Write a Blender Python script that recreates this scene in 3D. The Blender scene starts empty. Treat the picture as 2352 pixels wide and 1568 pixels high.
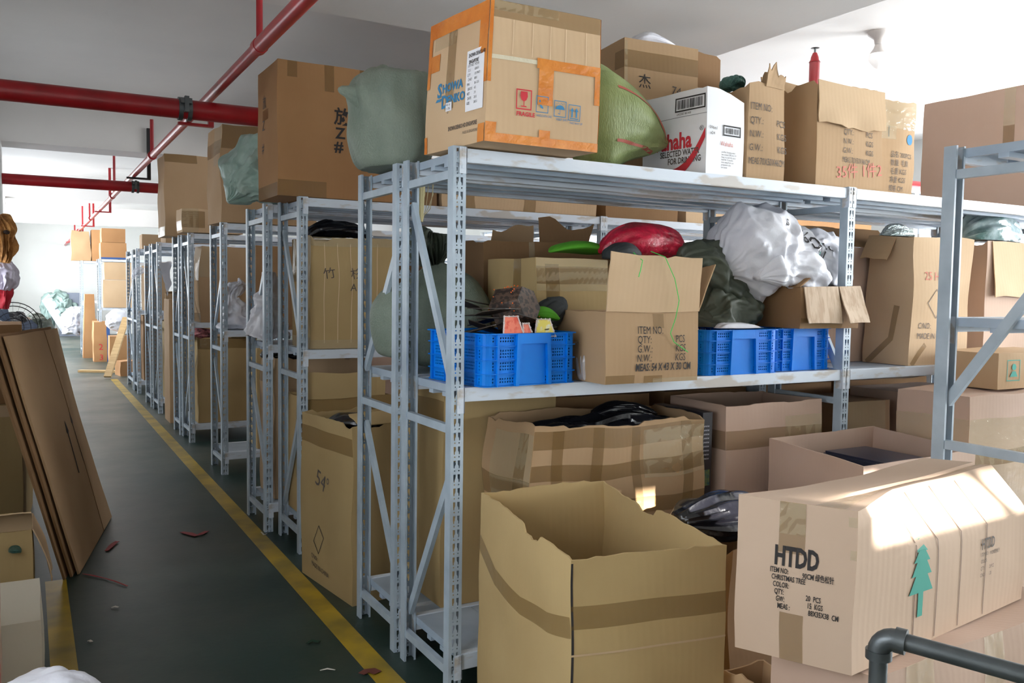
import bpy, bmesh, math, random
from mathutils import Vector, Matrix, noise, Euler
R = math.radians; PI = math.pi
scene = bpy.context.scene; C = scene.collection
rnd = random.Random(7)
# ------------------------------------------------------------------ camera
F = 1978.0; YAW, PITCH, ROLL = R(29.4), R(3.4), R(.8); EYE = Vector((0, 0, 1.5))
fw = Vector((math.sin(YAW)*math.cos(PITCH), math.cos(YAW)*math.cos(PITCH), -math.sin(PITCH)))
rt0 = Vector((math.cos(YAW), -math.sin(YAW), 0)); up0 = rt0.cross(fw)
rt = rt0*math.cos(ROLL)+up0*math.sin(ROLL); up = -rt0*math.sin(ROLL)+up0*math.cos(ROLL)
cd = bpy.data.cameras.new('camera'); cam = bpy.data.objects.new('camera', cd); C.objects.link(cam)
cam.matrix_world = Matrix(((rt.x, up.x, -fw.x, EYE.x), (rt.y, up.y, -fw.y, EYE.y), (rt.z, up.z, -fw.z, EYE.z), (0, 0, 0, 1)))
cd.sensor_width = 36; cd.lens = 36*F/2352; cd.clip_start = .02; cd.clip_end = 200
scene.camera = cam
# ------------------------------------------------------------------ light, exposure
scene.view_settings.view_transform = 'Standard'; scene.view_settings.look = 'None'
scene.view_settings.gamma = 1; scene.view_settings.use_curve_mapping = False
scene.view_settings.exposure = 0.45
w = bpy.data.worlds.new('sky'); scene.world = w; w.use_nodes = True
w.node_tree.nodes['Background'].inputs[0].default_value = (.75, .88, 1, 1)
w.node_tree.nodes['Background'].inputs[1].default_value = 1.0
def area(name, loc, direction, sx, sy, power, colour):
    l = bpy.data.lights.new(name, 'AREA'); l.shape = 'RECTANGLE'; l.size = sx; l.size_y = sy
    l.energy = power; l.color = colour
    o = bpy.data.objects.new(name, l); C.objects.link(o); o.location = loc
    o.rotation_euler = Vector(direction).to_track_quat('-Z', 'Y').to_euler(); return o
DAY = (.92, .97, 1.0)
area('daylight_right', (8.8, .3, 2.0), (-1, .12, -.03), 3.2, 1.5, 500, DAY)
area('daylight_right_mid', (8.8, 4.8, 1.95), (-1, 0, -.05), 3.2, 1.6, 110, DAY)
area('daylight_right_far', (8.8, 13.0, 2.0), (-1, 0, -.05), 9.0, 1.6, 230, DAY)
area('ceiling_fill_right', (8.7, 2.5, 1.2), (-.8, 0, .6), 6.0, .5, 120, (1, .99, .97))  # upward fill standing in for bounced light, added to brighten the right ceiling
area('daylight_left_near', (-.95, 1.6, 1.6), (1, .1, .0), 2.0, 1.1, 19, DAY)
area('daylight_left_far', (-.8, 21.0, 1.9), (1, 0, 0), 12.0, 1.8, 540, DAY)
area('left_aisle_fill', (-.95, 7.9, 1.5), (1, -.1, -.22), 2.4, .9, 15, DAY)  # fill lamp added out of view to brighten the left aisle
sl = bpy.data.lights.new('sun', 'SUN'); sl.energy = 34; sl.angle = R(.6); sl.color = (1, .97, .92)
so = bpy.data.objects.new('sun', sl); C.objects.link(so)
SUND = Vector((-.62, 1.0, -.24)).normalized(); so.rotation_euler = SUND.to_track_quat('-Z', 'Y').to_euler()
# ------------------------------------------------------------------ helpers
def at(px, py, X=None, Y=None, Z=None):
    v = fw+rt*((px-1176)/F)+up*((784-py)/F)
    t = X/v.x if X is not None else Y/v.y if Y is not None else (Z-EYE.z)/v.z
    return EYE+v*t
def lin(c):
    return tuple(((x/255)/12.92 if x/255 <= .04045 else ((x/255+.055)/1.055)**2.4) for x in c)+(1,)
def mat(name, c, rough=.6, metal=0, bump=0, bscale=40, c2=None, nscale=4, mixlo=.35, mixhi=.7, alpha=1, emit=None, estr=0, spec=.5, wave=None, vary=0, coat=0, stretch=None):
    m = bpy.data.materials.new(name); m.use_nodes = True; nt = m.node_tree; b = nt.nodes['Principled BSDF']; N = nt.nodes.new; L = nt.links.new
    b.inputs['Roughness'].default_value = rough; b.inputs['Metallic'].default_value = metal
    b.inputs['Specular IOR Level'].default_value = spec; b.inputs['Coat Weight'].default_value = coat
    b.inputs['Base Color'].default_value = lin(c); b.inputs['Alpha'].default_value = alpha
    tc = N('ShaderNodeTexCoord'); mp = N('ShaderNodeMapping'); L(tc.outputs['Object'], mp.inputs[0])
    if stretch: mp.inputs['Scale'].default_value = stretch
    out = None
    if c2:
        n = N('ShaderNodeTexNoise'); n.inputs['Scale'].default_value = nscale; n.inputs['Detail'].default_value = 5; L(mp.outputs[0], n.inputs['Vector'])
        r = N('ShaderNodeValToRGB'); r.color_ramp.elements[0].position = mixlo; r.color_ramp.elements[1].position = mixhi
        r.color_ramp.elements[0].color = lin(c); r.color_ramp.elements[1].color = lin(c2); L(n.outputs[0], r.inputs[0]); out = r.outputs[0]
    if vary:
        oi = N('ShaderNodeObjectInfo'); hs = N('ShaderNodeHueSaturation'); mr = N('ShaderNodeMapRange')
        mr.inputs[3].default_value = 1-vary; mr.inputs[4].default_value = 1+vary*.6
        L(oi.outputs['Random'], mr.inputs[0]); L(mr.outputs[0], hs.inputs['Value'])
        if out: L(out, hs.inputs['Color'])
        else: hs.inputs['Color'].default_value = lin(c)
        out = hs.outputs[0]
    if out: L(out, b.inputs['Base Color'])
    last = None
    if bump:
        n = N('ShaderNodeTexNoise'); n.inputs['Scale'].default_value = bscale; n.inputs['Detail'].default_value = 4; L(mp.outputs[0], n.inputs['Vector'])
        bp = N('ShaderNodeBump'); bp.inputs['Strength'].default_value = bump; bp.inputs['Distance'].default_value = .01; L(n.outputs[0], bp.inputs['Height']); last = bp
    if wave:
        wm = N('ShaderNodeMapping'); L(tc.outputs['Object'], wm.inputs[0])
        if wave[0] == 'DIAGONAL': wm.inputs['Scale'].default_value = (1, 1, .02)
        wv = N('ShaderNodeTexWave'); wv.wave_type = 'BANDS'; wv.bands_direction = wave[0]; wv.inputs['Scale'].default_value = wave[1]
        wv.inputs['Distortion'].default_value = wave[3] if len(wave) > 3 else .4; L(wm.outputs[0], wv.inputs['Vector'])
        bp = N('ShaderNodeBump'); bp.inputs['Strength'].default_value = wave[2]; bp.inputs['Distance'].default_value = .004; L(wv.outputs[1], bp.inputs['Height'])
        if last: L(last.outputs[0], bp.inputs['Normal'])
        last = bp
    if last: L(last.outputs[0], b.inputs['Normal'])
    if emit: b.inputs['Emission Color'].default_value = lin(emit); b.inputs['Emission Strength'].default_value = estr
    return m
KW = dict(rough=.82, bump=.12, bscale=9, nscale=1.6, vary=.09, spec=.25, wave=('DIAGONAL', 26, .045, 2.5))
K = mat('kraft', (184, 153, 118), c2=(171, 139, 104), **KW)
KL = mat('kraft_light', (203, 174, 140), c2=(192, 161, 126), **KW)
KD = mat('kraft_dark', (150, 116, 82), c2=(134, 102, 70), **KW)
KO = mat('kraft_orange', (178, 134, 92), c2=(164, 120, 80), **KW)
KY = mat('kraft_olive', (184, 158, 112), c2=(170, 143, 98), **KW)
KP = mat('kraft_pinkish', (196, 168, 150), c2=(184, 156, 136), **KW)
KIN = mat('kraft_inside', (170, 128, 88), c2=(150, 110, 74), **KW)
WB = mat('white_carton', (232, 232, 236), rough=.6, bump=.1, bscale=10)
TAPE = mat('packing_tape', (146, 114, 66), rough=.2, bump=.2, bscale=30, c2=(136, 104, 56), spec=.6, alpha=.42)
TAPEO = mat('orange_tape', (222, 140, 62), rough=.16, bump=.5, bscale=26, c2=(206, 118, 44), nscale=9, spec=.7)
TAPEC = mat('clear_tape', (214, 196, 160), rough=.12, bump=.6, bscale=24, spec=.8, alpha=.35)
INK = mat('black_ink', (48, 44, 44), rough=.8); INKG = mat('grey_ink', (92, 82, 76), rough=.8)
INKB = mat('blue_ink', (58, 128, 172), rough=.8); INKR = mat('red_ink', (205, 52, 62), rough=.8)
INKT = mat('teal_ink', (72, 158, 142), rough=.8); INKP = mat('faint_red_ink', (206, 120, 104), rough=.8)
PAPER = mat('white_paper', (236, 236, 240), rough=.6)
STEEL = mat('rack_steel', (176, 189, 200), rough=.42, c2=(152, 166, 178), nscale=7, bump=.05, spec=.5)
STEELW = mat('rack_beam_steel', (206, 214, 224), rough=.4, c2=(186, 180, 174), nscale=9, mixlo=.55, mixhi=.62, bump=.04, stretch=(.5, 1, 1.5))
DECK = mat('deck_steel', (172, 186, 200), rough=.4, c2=(150, 164, 180), nscale=5)
REDP = mat('red_paint', (168, 26, 34), rough=.32, c2=(140, 18, 26), nscale=5, spec=.6)
BLACKP = mat('black_paint', (30, 28, 30), rough=.5)
GALV = mat('grey_pipe_metal', (112, 117, 119), rough=.35, metal=.6, c2=(70, 74, 76), bump=.1, bscale=60)
BLUE = mat('blue_plastic', (0, 130, 230), rough=.5, c2=(0, 114, 216), nscale=6, bump=.05, spec=.25)
WOVEN = mat('woven_grey_green', (132, 142, 128), rough=.6, c2=(112, 124, 112), nscale=6, bump=.45, bscale=130, wave=('X', 60, .15))
WOVENG = mat('woven_bluish_green', (150, 178, 168), rough=.4, c2=(178, 198, 190), nscale=7, bump=.3, bscale=50)
OLIVE = mat('woven_olive', (128, 142, 86), rough=.5, c2=(152, 164, 108), nscale=5, bump=.3, bscale=60, stretch=(3, 3, .6), wave=('X', 60, .12))
DKGREEN = mat('dark_green_bag', (78, 84, 70), rough=.5, c2=(62, 68, 58), nscale=4, bump=.4, bscale=30)
WHITEB = mat('white_woven_bag', (222, 222, 228), rough=.5, c2=(204, 204, 214), nscale=5, bump=.3, bscale=30)
CLEARB = mat('clear_plastic_bag', (225, 225, 232), rough=.12, bump=.8, bscale=14, alpha=.45, spec=.9)
BLACKB = mat('black_plastic_bag', (20, 20, 26), rough=.22, bump=.6, bscale=14, spec=.7)
REDB = mat('red_sequin_bag', (170, 16, 44), rough=.3, c2=(220, 40, 74), nscale=30, bump=.6, bscale=45, spec=.7)
GREENC = mat('green_cloth', (92, 176, 42), rough=.7, bump=.3)
DARKC = mat('charcoal_cloth', (52, 56, 58), rough=.7, bump=.3)
WOOD = mat('pale_wood', (206, 172, 122), rough=.6, c2=(184, 148, 98), nscale=6, stretch=(1, 1, 8))
# floor: worn green paint
def floor_mat():
    m = mat('green_painted_floor', (18, 44, 38), rough=.42, c2=(32, 56, 50), nscale=1.2, bump=.05, bscale=30, spec=.45)
    nt = m.node_tree; N = nt.nodes.new; L = nt.links.new; b = nt.nodes['Principled BSDF']
    src = b.inputs['Base Color'].links[0].from_socket
    tc = N('ShaderNodeTexCoord')
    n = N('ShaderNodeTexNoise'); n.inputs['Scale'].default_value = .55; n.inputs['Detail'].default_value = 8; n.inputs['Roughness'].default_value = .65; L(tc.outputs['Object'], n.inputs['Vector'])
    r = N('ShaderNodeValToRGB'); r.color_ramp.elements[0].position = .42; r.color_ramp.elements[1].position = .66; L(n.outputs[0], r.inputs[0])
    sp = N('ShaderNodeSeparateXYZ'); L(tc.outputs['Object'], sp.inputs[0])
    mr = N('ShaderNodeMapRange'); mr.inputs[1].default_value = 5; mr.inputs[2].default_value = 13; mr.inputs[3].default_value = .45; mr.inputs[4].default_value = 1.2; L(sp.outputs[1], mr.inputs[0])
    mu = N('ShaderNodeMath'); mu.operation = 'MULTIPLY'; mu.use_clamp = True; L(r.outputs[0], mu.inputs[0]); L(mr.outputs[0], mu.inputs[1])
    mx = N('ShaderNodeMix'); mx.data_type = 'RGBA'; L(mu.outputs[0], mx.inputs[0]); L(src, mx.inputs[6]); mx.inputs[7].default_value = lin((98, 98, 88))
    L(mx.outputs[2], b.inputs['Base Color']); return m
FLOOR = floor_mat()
YEL = mat('yellow_line_paint', (180, 148, 34), rough=.4, c2=(112, 98, 44), nscale=4, mixlo=.38, mixhi=.75)
WALL = mat('whitewash_wall', (222, 222, 218), rough=.8, c2=(214, 214, 210), nscale=1)
CEIL = mat('whitewash_ceiling', (226, 223, 219), rough=.85, c2=(214, 211, 208), nscale=.8, bump=.05)
GLASS = mat('bright_window_glass', (240, 246, 255), rough=.1, emit=(235, 243, 255), estr=1.6)
CHUTE = mat('dark_plate_wood', (70, 56, 44), rough=.5, c2=(44, 36, 30), nscale=20)

def obj(name, me, m, parent=None, smooth=False, ang=40):
    o = bpy.data.objects.new(name, me); C.objects.link(o)
    if m: me.materials.clear(); me.materials.append(m)
    if smooth:
        me.shade_smooth(); me.set_sharp_from_angle(angle=R(ang))
    if parent: o.parent = parent
    return o
def mesh(name, V, Fc):
    me = bpy.data.meshes.new(name); me.from_pydata([tuple(v) for v in V], [], Fc); me.validate(); me.update(); return me
def bmm(name, bm, fixn=True):
    if fixn: bmesh.ops.recalc_face_normals(bm, faces=bm.faces)
    me = bpy.data.meshes.new(name); bm.to_mesh(me); bm.free(); return me
def tag(o, label, cat, group=None):
    o['label'] = label; o['category'] = cat
    if group: o['group'] = group
    return o
def empty(name, loc, label=None, cat=None, group=None, rot=(0, 0, 0)):
    o = bpy.data.objects.new(name, None); C.objects.link(o); o.location = loc; o.rotation_euler = rot
    o.empty_display_size = .1
    if label: tag(o, label, cat, group)
    return o
def struct(o): o['kind'] = 'structure'; return o
def addbox(bm, a, b, bev=0):
    a = Vector(a); b = Vector(b); c = (a+b)/2; s = b-a
    r = bmesh.ops.create_cube(bm, size=1, matrix=Matrix.Translation(c) @ Matrix.Diagonal((abs(s.x), abs(s.y), abs(s.z), 1)))
    if bev:
        es = set(e for v in r['verts'] for e in v.link_edges); bmesh.ops.bevel(bm, geom=list(es), offset=bev, segments=2, affect='EDGES')
def boxes(name, L, m, parent=None, bev=0):
    bm = bmesh.new()
    for a, b in L: addbox(bm, a, b, bev)
    return obj(name, bmm(name, bm), m, parent)
def addtube(bm, pts, r, n=12, caps=True):
    pts = [Vector(p) for p in pts]; rings = []
    rr = r if isinstance(r, (list, tuple)) else [r]*len(pts)
    t = (pts[1]-pts[0]).normalized(); a = t.orthogonal().normalized()
    for i, p in enumerate(pts):
        t = (pts[min(i+1, len(pts)-1)]-pts[max(i-1, 0)]).normalized()
        a = (a-t*a.dot(t)).normalized(); b = t.cross(a)
        rings.append([bm.verts.new(p+(a*math.cos(2*PI*k/n)+b*math.sin(2*PI*k/n))*rr[i]) for k in range(n)])
    for i in range(len(rings)-1):
        for k in range(n): bm.faces.new((rings[i][k], rings[i][(k+1) % n], rings[i+1][(k+1) % n], rings[i+1][k]))
    if caps: bm.faces.new(rings[0][::-1]); bm.faces.new(rings[-1])
def tube(name, pts, r, m, parent=None, n=12):
    bm = bmesh.new(); addtube(bm, pts, r, n); return obj(name, bmm(name, bm), m, parent, True, 50)
def nz(p, s=0): return noise.noise(Vector(p)+Vector((s*7.3, s*3.1, s*1.7)))
def nv(p, s=0): return noise.noise_vector(Vector(p)+Vector((s*7.3, s*3.1, s*1.7)))
def sheet(name, fn, nu, nv_, th, m, parent=None):
    """a solid sheet th thick over fn(u,v), u,v in 0..1"""
    P = [[Vector(fn(i/nu, j/nv_)) for j in range(nv_+1)] for i in range(nu+1)]; V = []; Fc = []
    def idx(i, j, s): return s*(nu+1)*(nv_+1)+i*(nv_+1)+j
    Q = []
    for i in range(nu+1):
        for j in range(nv_+1):
            du = P[min(i+1, nu)][j]-P[max(i-1, 0)][j]; dv = P[i][min(j+1, nv_)]-P[i][max(j-1, 0)]
            n = du.cross(dv); n = n.normalized() if n.length > 1e-9 else Vector((0, 0, 1)); V.append(P[i][j]+n*th/2); Q.append(P[i][j]-n*th/2)
    V += Q
    for i in range(nu):
        for j in range(nv_):
            Fc.append((idx(i, j, 0), idx(i+1, j, 0), idx(i+1, j+1, 0), idx(i, j+1, 0)))
            Fc.append((idx(i, j, 1), idx(i, j+1, 1), idx(i+1, j+1, 1), idx(i+1, j, 1)))
    for i in range(nu):
        Fc.append((idx(i, 0, 0), idx(i, 0, 1), idx(i+1, 0, 1), idx(i+1, 0, 0))); Fc.append((idx(i, nv_, 0), idx(i+1, nv_, 0), idx(i+1, nv_, 1), idx(i, nv_, 1)))
    for j in range(nv_):
        Fc.append((idx(0, j, 0), idx(0, j+1, 0), idx(0, j+1, 1), idx(0, j, 1))); Fc.append((idx(nu, j, 0), idx(nu, j, 1), idx(nu, j+1, 1), idx(nu, j+1, 0)))
    return obj(name, mesh(name, V, Fc), m, parent, True, 35)
_txt = {}
def text_mesh(s, size, bold=0):
    k = (s, size, bold)
    if k not in _txt:
        cu = bpy.data.curves.new('t', 'FONT'); cu.body = s; cu.size = size; cu.offset = bold; cu.resolution_u = 2; cu.space_line = 1.25
        o = bpy.data.objects.new('t', cu); C.objects.link(o)
        dg = bpy.context.evaluated_depsgraph_get(); me = bpy.data.meshes.new_from_object(o.evaluated_get(dg))
        bpy.data.objects.remove(o); _txt[k] = ([v.co.copy() for v in me.vertices], [tuple(p.vertices) for p in me.polygons])
    return _txt[k]
# ------------------------------------------------------------------ cartons
class Box:
    def __init__(s, name, label, c, rz, w, d, h, m=K, bulge=.008, noise_=.006, sh=0, lean=(0, 0), taper=0, open_=False, jag=.008, seed=None,
                 extra=None, cat='cardboard box', group=None, tilt=(0, 0), bottom=True, res=None, corner='L'):
        s.w, s.d, s.h = w, d, h; s.bulge = bulge; s.na = noise_; s.sh = sh; s.lean = lean; s.taper = taper; s.m = m
        s.seed = seed if seed is not None else rnd.random()*50; s.extra = extra
        ex = Vector((math.cos(R(rz)), math.sin(R(rz)), 0)); ey = Vector((-ex.y, ex.x, 0))
        base = Vector(c)+ex*(w/2 if corner == 'L' else -w/2)+ey*(d/2)
        s.root = empty(name, base, label, cat, group, (R(tilt[0]), R(tilt[1]), R(rz)))
        n = lambda L: max(3, min(16, int(L/.05))) if not res else res
        if open_: s.open_body(jag, n)
        else:
            bm = bmesh.new(); fs = [('F', w, h), ('R', d, h), ('B', w, h), ('L', d, h), ('T', w, d), ('D', w, d)]
            nx, ny, nzz = n(w), n(d), n(h)
            for f, a, b in fs:
                nu = nx if f in 'FBTD' else ny; nvv = nzz if f in 'FBRL' else ny
                g = [[bm.verts.new(s.fp(f, i/nu, j/nvv)) for j in range(nvv+1)] for i in range(nu+1)]
                for i in range(nu):
                    for j in range(nvv): bm.faces.new((g[i][j], g[i+1][j], g[i+1][j+1], g[i][j+1]))
            bmesh.ops.remove_doubles(bm, verts=bm.verts, dist=1e-4)
            s.body = obj('carton_body', bmm('carton_body', bm), m, s.root, True, 35)
    def D(s, p):
        p = Vector(p); w, d, h = s.w, s.d, s.h; sx, sy, sz = p.x/w, p.y/d, p.z/h; kk = math.sin(PI*max(0, min(1, sz)))
        q = p.copy()
        q.x += s.bulge*2*sx*kk*(.35+.65*math.cos(PI*max(-.5, min(.5, sy)))); q.y += s.bulge*2*sy*kk*(.35+.65*math.cos(PI*max(-.5, min(.5, sx))))
        q.x *= 1+s.taper*sz; q.y *= 1+s.taper*sz*.6
        q.x += s.sh*(p.y+d/2)+s.lean[0]*p.z; q.y += s.lean[1]*p.z
        nvv = nv(p*4.2, s.seed)*s.na*min(1, max(0, sz)*5); nvv.z *= max(0, sz); q += nvv
        if s.extra: q = s.extra(q, p, s)
        return q
    def fp(s, f, u, v, off=0):
        w, d, h = s.w, s.d, s.h
        p = {'F': (-w/2+u*w, -d/2-off, v*h), 'B': (w/2-u*w, d/2+off, v*h), 'R': (w/2+off, -d/2+u*d, v*h), 'L': (-w/2-off, d/2-u*d, v*h),
             'T': (-w/2+u*w, -d/2+v*d, h+off), 'D': (-w/2+u*w, d/2-v*d, -off)}[f]
        q = s.D(p)
        if f == 'D': q.z = -off
        return q
    def dims(s, f): return (s.w if f in 'FBTD' else s.d, s.d if f in 'TD' else s.h)
    def open_body(s, jag, n):
        w, d, h = s.w, s.d, s.h; t = .006; per = []; nx, ny, nh = n(w)*2, n(d)*2, n(h)
        for f, k in (('F', nx), ('R', ny), ('B', nx), ('L', ny)):
            for i in range(k): per.append((f, i/k))
        def top(i):
            a = i/len(per)*40; j = nz((a*.16, 0, 0), s.seed)*jag*1.2+nz((a*2.1, 3, 0), s.seed)*jag*.55
            if nz((a*.33, 9, 0), s.seed) > .3: j -= jag*1.9
            return 1+j/h
        V = []; Fc = []; L = len(per)
        for inner in (0, 1):
            for j in range(nh+1):
                for i, (f, u) in enumerate(per):
                    v = j/nh*top(i)
                    if inner:
                        p = {'F': (-w/2+u*w, -d/2+t), 'B': (w/2-u*w, d/2-t), 'R': (w/2-t, -d/2+u*d), 'L': (-w/2+t, d/2-u*d)}[f]
                        p = (max(-w/2+t, min(w/2-t, p[0])), max(-d/2+t, min(d/2-t, p[1])))
                        q = s.D((p[0], p[1], max(v*h, .004)))
                    else: q = s.fp(f, u, v)
                    V.append(q)
        def ix(inn, j, i): return inn*(nh+1)*L+j*L+i % L
        for j in range(nh):
            for i in range(L):
                Fc.append((ix(0, j, i), ix(0, j, i+1), ix(0, j+1, i+1), ix(0, j+1, i)))
                Fc.append((ix(1, j, i+1), ix(1, j, i), ix(1, j+1, i), ix(1, j+1, i+1)))
        for i in range(L): Fc.append((ix(0, nh, i), ix(0, nh, i+1), ix(1, nh, i+1), ix(1, nh, i)))
        Fc.append([ix(1, 0, i) for i in range(L)]); Fc.append([ix(0, 0, i) for i in range(L)][::-1])
        s.body = obj('carton_body', mesh('carton_body', V, Fc), s.m, s.root, True, 35)
    def patch(s, name, f, u0, v0, u1, v1, m, off=.0015, thick=0, lab=None, w0=None):
        nu = max(2, int(abs(u1-u0)*14)); nvv = max(2, int(abs(v1-v0)*14)); V = []; Fc = []
        for i in range(nu+1):
            for j in range(nvv+1):
                a = i/nu; b = j/nvv; V.append(s.fp(f, u0+(u1-u0)*a, v0+(v1-v0)*b, off))
        for i in range(nu):
            for j in range(nvv):
                k = i*(nvv+1)+j; Fc.append((k, k+nvv+1, k+nvv+2, k+1))
        o = obj(name, mesh(name, V, Fc), m, s.root, True, 60)
        if lab: o['label'] = lab
        return o
    def tape(s, *strips, m=None, name='packing_tape'):
        m = m or TAPE
        for (f, u0, v0, u1, v1) in strips:   # axis aligned rectangles in face fractions
            V = []; Fc = []; nu = max(2, int(abs(u1-u0)*14)); nvv = max(2, int(abs(v1-v0)*14)); b0 = len(V)
            for i in range(nu+1):
                for j in range(nvv+1):
                    a = u0+(u1-u0)*i/nu; b = v0+(v1-v0)*j/nvv; e = .0025*nz((a*9, b*9, 1), s.seed) if m is TAPEO else 0
                    V.append(s.fp(f, max(0, min(1, a)), max(0, min(1, b)), .0016+abs(e)))
            for i in range(nu):
                for j in range(nvv):
                    k = b0+i*(nvv+1)+j; Fc.append((k, k+nvv+1, k+nvv+2, k+1))
            obj(name, mesh(name, V, Fc), m, s.root, True, 60)
    def diag(s, f, pts, wd, m=None):
        """tape ribbon along face-fraction polyline"""
        m = m or TAPE; W, H = s.dims(f); V = []; Fc = []; P = []
        for a, b in zip(pts, pts[1:]):
            for k in range(8): P.append((a[0]+(b[0]-a[0])*k/8, a[1]+(b[1]-a[1])*k/8))
        P.append(pts[-1])
        for i, (u, v) in enumerate(P):
            a = P[max(0, i-1)]; b = P[min(len(P)-1, i+1)]; t = Vector(((b[0]-a[0])*W, (b[1]-a[1])*H)).normalized(); n = Vector((-t.y, t.x))*wd/2
            for sgn in (-1, 0, 1): V.append(s.fp(f, max(0, min(1, u+n.x*sgn/W)), max(0, min(1, v+n.y*sgn/H)), .0016))
        for i in range(len(P)-1):
            for k in (0, 1): q = i*3+k; Fc.append((q, q+3, q+4, q+1))
        return obj('packing_tape', mesh('packing_tape', V, Fc), m, s.root, True, 60)
    def text(s, f, u, v, size, string, m=None, bold=0, off=.0022, rot=0, name='printed_text', sx=1, parent=None):
        """u,v: left baseline as face fractions; size in metres"""
        W, H = s.dims(f); vs, fs = text_mesh(string, size, bold)
        if not vs: return
        c, sn = math.cos(R(rot)), math.sin(R(rot))
        V = [s.fp(f, u+(p.x*sx*c-p.y*sn)/W, v+(p.x*sx*sn+p.y*c)/H, off) for p in vs]
        return obj(name, mesh(name, V, fs), m or INK, parent or s.root)
    def polys(s, name, f, u, v, P, m, off=.0022):
        """list of polygons in metres relative to face point u,v"""
        W, H = s.dims(f); V = []; Fc = []
        for pl in P:
            b = len(V); V += [s.fp(f, u+x/W, v+y/H, off) for x, y in pl]; Fc.append(list(range(b, b+len(pl))))
        return obj(name, mesh(name, V, Fc), m, s.root)
    def flap(s, f, length, ang, u0=0, u1=1, m=None, curl=0, sk0=0, sk1=0, jag=0, seed=1):
        """ang 0 = straight up, 90 = outward, 180 = hanging, -90 = folded in"""
        out = {'F': Vector((0, -1, 0)), 'B': Vector((0, 1, 0)), 'R': Vector((1, 0, 0)), 'L': Vector((-1, 0, 0))}[f]
        along = {'F': Vector((1, 0, 0)), 'B': Vector((-1, 0, 0)), 'R': Vector((0, 1, 0)), 'L': Vector((0, -1, 0))}[f]
        def fn(a, b):
            u = u0+(u1-u0)*a; base = s.fp(f, u, 1, .003); L = length*b*(1+jag*nz((u*7, seed, 0), s.seed))
            g = R(ang)+curl*b; dr = Vector((0, 0, 1))*math.cos(g)+out*math.sin(g)
            return base+dr*L+along*((sk0*(1-a)+sk1*a)*b)+nv((u*3, b*2, seed), s.seed)*.012*b
        return sheet('carton_flap', fn, 10, 6, .005, m or s.m, s.root)
def frame(w, h, t):   # rectangular outline polygons
    return [[(0, 0), (w, 0), (w, t), (0, t)], [(0, h-t), (w, h-t), (w, h), (0, h)], [(0, t), (t, t), (t, h-t), (0, h-t)], [(w-t, t), (w, t), (w, h-t), (w-t, h-t)]]
def shift(P, x, y, k=1): return [[(a*k+x, b*k+y) for a, b in pl] for pl in P]
def diamond(r, t):
    a = [(0, -r), (r, 0), (0, r), (-r, 0)]; b = [(x*(1-t), y*(1-t)) for x, y in a]
    return [[a[i], a[(i+1) % 4], b[(i+1) % 4], b[i]] for i in range(4)]
def barcode(w, h, t=.006):
    rr = random.Random(3); P = frame(w, h, t); x = t*2
    while x < w-t*3:
        k = rr.choice((.0015, .0025, .004)); P.append([(x, t*1.8), (x+k, t*1.8), (x+k, h-t*1.8), (x, h-t*1.8)]); x += k+rr.choice((.0015, .0025, .004))
    return P
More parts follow.
